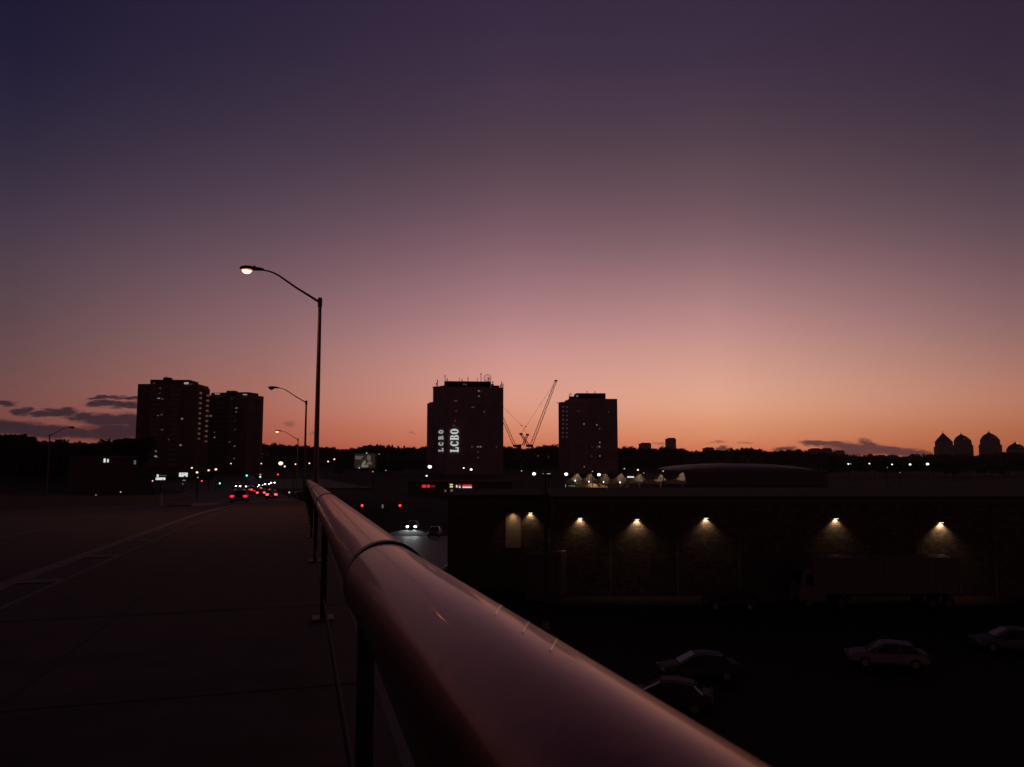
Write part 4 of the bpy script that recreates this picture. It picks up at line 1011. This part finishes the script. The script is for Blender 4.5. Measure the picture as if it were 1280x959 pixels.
pylon('white square lit roadside sign with dark marks near the towers', 176, 224.4, 234, 591, 596, ((228, 232, 592.2, 592.7, 'dark'), (226.2, 227.2, 592, 593.4, 'dark'), (229.6, 232, 594.6, 596, 'dark'), (228, 232, 600.1, 600.8, 'win_pale'), (228, 229, 603, 603.7, 'win_dim'), (227.4, 229.8, 605, 605.7, 'win_warm')))

# low building at left
lb = thing('low_building', 'low flat roofed building with two lit windows on the left bank', 'building', Vector((gx(140, 140), 142, G(gx(140, 140), 140))))
mb = MB(); a_, b_, d_, n_ = blk(mb, at(107, 572, 138), at(173, 574, 144), 14, 2, z_at(571.2, 138)); mb.build('wall', mat('low_wall', (.12, .08, .07), .9), lb)
mb = MB(); blk(mb, at(106.5, 572, 137.8), at(173.5, 574, 143.8), 14.4, z_at(571.2, 138) + .003, z_at(570.5, 138)); mb.build('roof', 'paleroof', lb)
for px_, py_, w, h in ((130.7, 575.7, .38, .85), (134.8, 576, .3, .7)): face_quad('window', lb, a_, d_, px_, py_, w, h, 'sign_white')
MB().box(on_face(a_, d_, 168.5, 578) - Vector((n_.x, n_.y, 0)) * .1, (.35, .1, .75), .5).build('wall_sign', 'sign_dim', lb)

# ------------------------------------------------------------------ cars
def make_car(name, label, paint, head, tail, suv=False):
    root = thing(name, label, 'car', (0, 0, 0)); k_ = 1.16 if suv else 1.
    L, W = 4.5, .9
    def sec(y, w, zb, zt_, crown=.06):
        return [(-w * .86, y, zb), (-w, y, zb + .14), (-w, y, (zb + zt_) / 2 + .06), (-w * .93, y, zt_ - .05), (-w * .7, y, zt_ + crown * .5), (0, y, zt_ + crown), (w * .7, y, zt_ + crown * .5), (w * .93, y, zt_ - .05), (w, y, (zb + zt_) / 2 + .06), (w, y, zb + .14), (w * .86, y, zb)]
    st = [(-2.24,.70,.36,.72),(-2.18,.8,.26,.86),(-2.0,.86,.22,.93),(-1.4,.9,.2,.95),(-.6,.9,.2,.93),(.3,.9,.2,.92),(.9,.9,.2,.9),(1.5,.88,.21,.84),(1.95,.83,.24,.76),(2.17,.74,.28,.68),(2.25,.62,.36,.6)]
    body = MB().loft([[(x, y, z * k_) for x, y, z in sec(*s_)] for s_ in st]).build('body', paint, root, smooth=True, local=True)
    body.modifiers.new('sub', 'SUBSURF').levels = 1
    def csec(y, w, zt_, wt_): return [(-w, y, .9 * k_), (-wt_, y, zt_ * k_), (-wt_ * .6, y, (zt_ + .04) * k_), (wt_ * .6, y, (zt_ + .04) * k_), (wt_, y, zt_ * k_), (w, y, .9 * k_)]
    rear = -2.05 if suv else -1.75
    cab = [(rear, .78, .93, .74), (rear + .45 if not suv else rear + .2, .8, 1.32, .62), (-.4, .82, 1.42, .62), (.25, .82, 1.38, .61), (1.15, .78, .93, .74)]
    MB().loft([csec(*s_) for s_ in cab]).build('windows', 'glass', root, smooth=False, local=True)
    rs = [(rear + .4 if not suv else rear + .15, .61, 1.33), (-.4, .64, 1.435), (.28, .62, 1.395)]
    MB().loft([[(-w, y, (z - .03) * k_), (-w * .6, y, (z + .035) * k_), (w * .6, y, (z + .035) * k_), (w, y, (z - .03) * k_)] for y, w, z in rs]).build('roof', paint, root, local=True)
    for s_ in (-1, 1):
        for y0, y1 in ((.2, .95), (-.55, -.6), (rear + .5, rear + .1)): MB().tube([(s_ * .63, y0, 1.36 * k_), (s_ * .81, y1, .9 * k_)], .035, 5).build('pillar', paint, root, local=True)
    for y in (-1.38, 1.38):
        for s_ in (-1, 1):
            w = MB().tube([(s_ * .68, y, .33 * k_), (s_ * .905, y, .33 * k_)], .33 * k_, 22).build('wheel', 'tyre', root, local=True)
            MB().tube([(s_ * .7, y, .33 * k_), (s_ * .915, y, .33 * k_)], .2 * k_, 14).build('rim', 'rim', w, local=True)
    for s_ in (-1, 1):
        MB().ell((s_ * .62, 2.12, .64 * k_), (.17 if head != 'headlight' else .25, .12, .09 if head != 'headlight' else .15), 12, 8).build('headlight', head, root, smooth=True, local=True)
        MB().ell((s_ * .66, -2.17, .78 * k_), (.25 if tail == 'taillight' else .29, .09, .14 if tail == 'taillight' else .19), 12, 8).build('taillight', tail, root, smooth=True, local=True)
        MB().ell((s_ * .93, .75, .98 * k_), (.09, .06, .07), 8, 6).build('mirror', paint, root, smooth=True, local=True)
    MB().box((0, -2.245, .55 * k_), (.5, .03, .13)).build('number_plate', 'white', root, local=True)
    MB().box((0, rear + .24 if suv else rear + .3, 1.3 * k_), (.3, .05, .04)).build('high_brake_light', tail if tail == 'brakelight' else 'tail_off', root, local=True)
    return root
def on_road(px, Y):
    x = gx(px, Y); return Vector((x, Y, rz_(Y) - .15))
CQ = 'cars queuing down the bridge road'
carA = make_car('parked_car', 'dark car with big red tail lights, nearest on the bridge road', 'car_black', 'head_off', 'taillight'); carA.name = 'car'
carA.location = on_road(305, 85); carA.rotation_euler = (0, 0, YAW); carA['group'] = CQ
carB = make_car('car', 'dark car braking nearest to the railing, three red lights', 'car_grey', 'head_off', 'brakelight', True)
carB.location = on_road(344.3, 128); carB.rotation_euler = (0, 0, YAW); carB['group'] = CQ
for px_, Y, src, lab in ((331, 158, carB, 'car braking with three red lights just left of the railing side car'), (313.2, 204, carA, 'leftmost red lit car in the far queue'), (322.9, 197, carB, 'red lit car in the middle of the far queue'), (338.4, 206, carA, 'rightmost tiny red lit car in the far queue'),
        (326.5, 188, carA, 'red lit car just left of the three light braking pair in the queue'), (318, 210, carB, 'red lit car under the second pair of white headlights'), (334, 216, carB, 'red lit car close below the brightest headlights')):
    dup(src, lab, on_road(px_, Y), YAW, CQ)
carO = make_car('car', 'leftmost oncoming car with small white headlights at the junction', 'car_silver', 'headlight', 'tail_off'); carO.location = on_road(302.6, 250); carO.rotation_euler = (0, 0, YAW + math.pi); carO['group'] = 'oncoming cars at the junction'
for px_, Y, lab in ((315, 246, 'second oncoming car from the left at the junction'), (323.6, 243, 'third oncoming car from the left, bright headlights above the red queue'), (330.6, 262, 'fourth oncoming car, headlights merging under the green signal'), (338, 280, 'fifth oncoming car from the left at the junction'), (345, 300, 'rightmost and farthest oncoming car at the junction')):
    dup(carO, lab, on_road(px_, Y), YAW + math.pi, 'oncoming cars at the junction')
def gnd(px, Y, z=.02): return Vector((gx(px, Y), Y, z))
cs = dup(carO, 'oncoming car with bright headlights on the low road beside the railing', gnd(518.5, 127), R(180), 'cars on the low service road')
repl(cs, [M['car_silver']], [M['car_black']])
for s_ in (-1, 1):
    p = cs.location + Vector((s_ * .62, -2.35, .62)); l = light('SPOT', 'headlight_beam', p, 450, (.95, 1, 1), None, .08, (R(82), 0, R(180) + s_ * .06), R(70), .8)
carP = make_car('car', 'dark parked car right of the oncoming car on the low road', 'car_black', 'head_off', 'tail_off'); carP.location = gnd(545.5, 117); carP.rotation_euler = (0, 0, R(178)); carP['group'] = 'cars on the low service road'
LOT = 'cars parked in the dark lot'
def park(src, lab, px_, Y, rz, old=None, new=None):
    c = dup(src, lab, gnd(px_, Y), rz, LOT)
    if new: repl(c, [M[old]], [M[new]])
    return c
park(carP, 'dark car half hidden behind the railing just past its first joint', 572, 79, R(120), 'car_black', 'car_grey')
park(carP, 'dark car parked against the warehouse wall left of the truck', 905, 62.5, R(88), 'car_black', 'car_blue')
park(carP, 'dark car with a thin bright roof edge in the middle of the lot', 864, 43.5, R(92), 'car_black', 'car_grey')
park(carP, 'dark car peeking over the near railing edge in the lot', 826, 38.5, R(75), 'car_black', 'car_red')
carW = make_car('car', 'white car with a pale front wing in the near right of the lot', 'car_white', 'head_off', 'tail_off'); carW.location = gnd(1092, 46); carW.rotation_euler = (0, 0, R(78)); carW['group'] = LOT
park(carW, 'pale car near the right edge of the lot', 1243, 49.5, R(80), 'car_white', 'car_silver')

# ------------------------------------------------------------------ traffic signals
def signal(label, px_, py_, Y, lit, arm=0.):
    x = gx(px_, Y); g = rz_(Y) - .15; p = at(px_, py_, Y)
    r_ = thing('traffic_light', label, 'traffic light', Vector((x + arm, Y, g)), 0, 'signals over the junction')
    mb = MB(); mb.tube([(x + arm, Y + .3, g), (x + arm, Y + .3, p.z + 1.2)], .1, 8)
    if arm: mb.tube([(x + arm, Y + .3, p.z + 1.0), (x, Y + .3, p.z + 1.0)], .07, 8)
    mb.build('pole', 'dark', r_)
    top = p.z + {'red': -.0, 'green': .72, 'both': -.0}[lit]
    hs = MB().box((x, Y, top - .36), (.42, .3, 1.2)).build('housing', 'dark', r_)
    for i, nm in enumerate(('red', 'amber', 'green')):
        on = (nm == lit) or (lit == 'both' and nm != 'amber')
        rad = .34 if on else .12
        m_ = {'red': 'redsig', 'green': 'green'}.get(nm) if on else 'sig_off'
        MB().ell((x, Y - .18, top - .36 * i), (rad * .75, .12, rad * .75 if not on else .2), 12, 8).build('lens', m_, hs, smooth=True)
signal('green traffic light hanging over the queue of cars', 312.6, 594.5, 222, 'green', -4)
signal('traffic light showing red and green above the headlights', 329.3, 593.2, 226, 'both', 5)
signal('red traffic light nearest the railing', 351, 593.2, 224, 'red', 4.5)
signal('lower green traffic light left of the car queue', 279.6, 604.3, 236, 'green')
signal('small red traffic light below the row of orange lamps', 257.3, 601.3, 240, 'red')

# ------------------------------------------------------------------ far lamps
def make_far(m, rad):
    r_ = thing('lot_lamp', 'x', 'lamp', (0, 0, 0), 0, 'lamps glowing in the distance')
    MB().tube([(0,0,0),(0,0,8)], [.12,.07], 8).build('pole', 'dark', r_, local=True)
    h = MB().box((0, .1, 8.02 + rad * .8), (rad * 1.7, .5, .1)).build('lamp_head', 'dark', r_, local=True)
    ln = MB().ell((0, 0, 0), (rad, rad * .8, rad * .8), 12, 8).build('lens', m, h, smooth=True, local=True); ln.location = (0, -.1, 8)
    return r_
FARP = {}
def far(px_, py_, m, sz, lab, h=8.0):
    key = m
    z_l = h; Y = (EYE - z_l) * F / max(4.0, (py_ - 568)); Y = min(430, max(120, Y))
    if key not in FARP: o = FARP[key] = make_far(m, .5); index_kids(o); o['label'] = lab
    else: o = dup(FARP[key], lab, (0, 0, 0), 0, 'lamps glowing in the distance')
    p = at(px_, py_, Y); k_ = sz * .8 * Y / F / 2 / .5       # lens half width in metres / prototype
    o.location = (p.x, Y, p.z - 8 * k_ if False else p.z - 8); o.scale = (k_, k_, 1)
    g = G(p.x, Y)
    zs = max(.3, (p.z - g) / 8); o.scale = (1, 1, zs); o.location = (p.x, Y, g)
    for ch in o.children_recursive:
        if ch.name.startswith('lens'): ch.scale = (k_, k_, k_ / zs)
    return o
for a_ in ((240, 585, 'lampfar', 2.6, 'small orange lamp, first from the left above the square sign'), (246.5, 590.6, 'lampfar', 3.4, 'orange lamp right of the square white sign'), (261, 588, 'lampred', 3.4, 'reddish lamp left of the pair over the road'),
           (270, 586.8, 'lampfar', 3.6, 'orange lamp on the right of the group of four by the towers'), (247.5, 597, 'lampdim', 1.8, 'tiny white lamp below the orange lamp by the sign'), (288.8, 579.6, 'lampfar', 1.8, 'tiny lamp at the foot of the second left tower'),
           (326.7, 579.6, 'lampfar', 1.9, 'small lamp right of the second left tower'), (351, 579.3, 'lampfar', 7.0, 'biggest orange lamp, left of the lamp poles over the road'), (356, 583.2, 'lampfar', 2.8, 'small orange lamp just under the biggest orange lamp'),
           (369.5, 580.3, 'lampfar', 2.2, 'small lamp left of the bridge lamp poles'), (386.8, 579.2, 'lampfar', 2.4, 'small lamp seen between the bridge lamp poles'), (410.2, 577, 'lampfar', 2.4, 'lower of two small lamps right of the poles'), (418, 574.2, 'lampfar', 2.6, 'upper of two small lamps right of the poles'),
           (191, 601.2, 'lampred', 2, 'tiny reddish lamp left of the white sign panel'), (120.4, 618.8, 'lampdim', 1.5, 'faint lamp low on the dark left bank'), (151.2, 615, 'lampdim', 2.2, 'small white lamp on the dark left bank'), (361.8, 615.6, 'lampdim', 3, 'low white light between the cars and the railing'),
           (474, 567.6, 'lampdim', 1.4, 'tiny lamp right of the billboard top'), (482.3, 588, 'lampdim', 1.6, 'tiny lamp low right of the billboard'), (466, 589.6, 'lampdim', 1.8, 'tiny lamp under the billboard'),
           (537.3, 583.6, 'lampwhite', 6, 'large white lamp at the foot of the lettered tower'), (533.4, 594.8, 'lampwhite', 2.6, 'small white lamp under the large white lamp'), (579.7, 585.1, 'lampwhite', 2.2, 'left one of two lamps below the lettered tower'), (589, 587, 'lampwhite', 3.6, 'right one of two lamps below the lettered tower'),
           (667.6, 592.4, 'lampwhite', 5.4, 'round white lamp, left of the canopy and farthest from it'), (707.7, 592.8, 'lampwhite', 5.4, 'round white lamp beside the first canopy peak'), (748.6, 593.4, 'lampwhite', 5.2, 'round white lamp between the second and third canopy peaks'),
           (652, 588.8, 'lampdim', 1.8, 'tiny lamp left of the round white lamps'), (780.4, 586, 'lampdim', 2.4, 'small lamp above the fourth canopy peak'), (828.8, 589, 'lampdim', 2.3, 'small lamp right of the sixth canopy peak'), (740.6, 589.4, 'lampdim', 1.5, 'tiny lamp above the second canopy peak'), (804.6, 591.5, 'lampdim', 1.5, 'thin lamp right of the fifth canopy peak'),
           (1060.3, 580, 'lampwhite', 2.3, 'first white lamp from the left under the grey cloud'), (1063.2, 580, 'lampdim', 1.6, 'faint twin beside the first lamp under the grey cloud'), (1086.6, 579.6, 'lampwhite', 2.0, 'second white lamp from the left under the grey cloud'), (1115, 580.6, 'lampwhite', 2.2, 'third white lamp from the left under the grey cloud'), (1137.5, 580.7, 'lampwhite', 3.2, 'fourth white lamp from the left under the grey cloud'),
           (1159.3, 580.2, 'lampwhite', 4.2, 'brightest white lamp left of the peaked towers'), (1109, 584.6, 'lampdim', 1.3, 'faint lamp below the third white lamp'), (1124.7, 591, 'lampdim', 1.1, 'faintest lamp low under the row of white lamps'), (590.8, 707, 'lampdim', 1.6, 'tiny light in the dark lot beside the railing joint')):
    far(*a_)
# red lights and small lit signs across the low road
for px_, lab in ((455.6, 'left one of two red lights across the low road'), (502.2, 'right one of two red lights across the low road')):
    x = gx(px_, 150); r_ = thing('traffic_light', lab, 'traffic light', Vector((x, 150, 0)), 0, 'signals on the low road')
    p = at(px_, 632, 150); MB().tube([(x, 150.2, 0), (x, 150.2, p.z + .4)], .07, 8).build('pole', 'dark', r_); hs = MB().box((x, 150.1, p.z - .25), (.34, .25, .95)).build('housing', 'dark', r_)
    MB().ell((x, 149.95, p.z), (.24, .1, .24), 10, 8).build('lens', 'redsig', hs); MB().ell((x, 149.97, p.z - .3), (.1, .06, .1), 10, 8).build('lens', 'sig_off', hs); MB().ell((x, 149.97, p.z - .55), (.1, .06, .1), 10, 8).build('lens', 'sig_off', hs)
r_ = thing('road_sign', 'small pale lit road sign between two red lights', 'sign', gnd(478.3, 150, 0)); p = at(478.3, 633, 150)
MB().tube([(r_.location.x, 150.1, 0), (r_.location.x, 150.1, p.z)], .05, 6).build('post', 'dark', r_); MB().box(p, (.34, .06, .7)).build('panel', 'sign_dim', r_)
r_ = thing('shop_sign', 'short row of white lit marks right of the round lamp', 'sign', Vector((gx(685, 230), 230, 0)))
for x0, x1, y0, y1 in ((678, 680, 591.2, 592.2), (681.3, 682.3, 591, 592.8), (683.6, 688, 591, 592.4)):
    a_, b_ = at(x0, y0, 230), at(x1, y1, 230); MB().box((a_ + b_) / 2, (b_.x - a_.x, .15, a_.z - b_.z)).build('sign_mark', 'sign_white', r_)
MB().box(at(683, 594, 230.3) , (3.2, .3, 1.6)).build('board', 'dark', r_); MB().tube([(r_.location.x, 230.4, 0), (r_.location.x, 230.4, z_at(592, 230))], .12, 8).build('post', 'dark', r_)
r_ = thing('shop_sign', 'white lit bar sign behind the fourth and fifth canopy peaks', 'sign', Vector((gx(788, 290), 290, 0)))
MB().box(at(788.3, 596.4, 290), (2.6, .2, .55)).build('panel', 'sign_white', r_); MB().tube([(r_.location.x, 290.3, 0), (r_.location.x, 290.3, z_at(597, 290))], .12, 8).build('post', 'dark', r_)

# island added to carry the lamp-lit orange patch of ground, with a white marker post
isl = MB(); isl.loft([[rp(s, -9.6 + bend(s) * 0, -.02), rp(s, -7.9, -.02), rp(s, -7.85, -.149), rp(s, -9.65, -.149)] for s in (58, 62, 66, 72, 78)]); tag(isl.build('lamplit_island', 'lamplit_orange'), kind='structure')
mp_ = thing('marker_post', 'short white marker post at the near end of the orange island', 'post', rp(57.6, -9.9, -.15))
MB().tube([(0,0,0),(0,0,.95)], .07, 10).build('post', 'white', mp_, local=True); MB().box((0,0,.02), (.3,.3,.04)).build('base', 'dark', mp_, local=True)
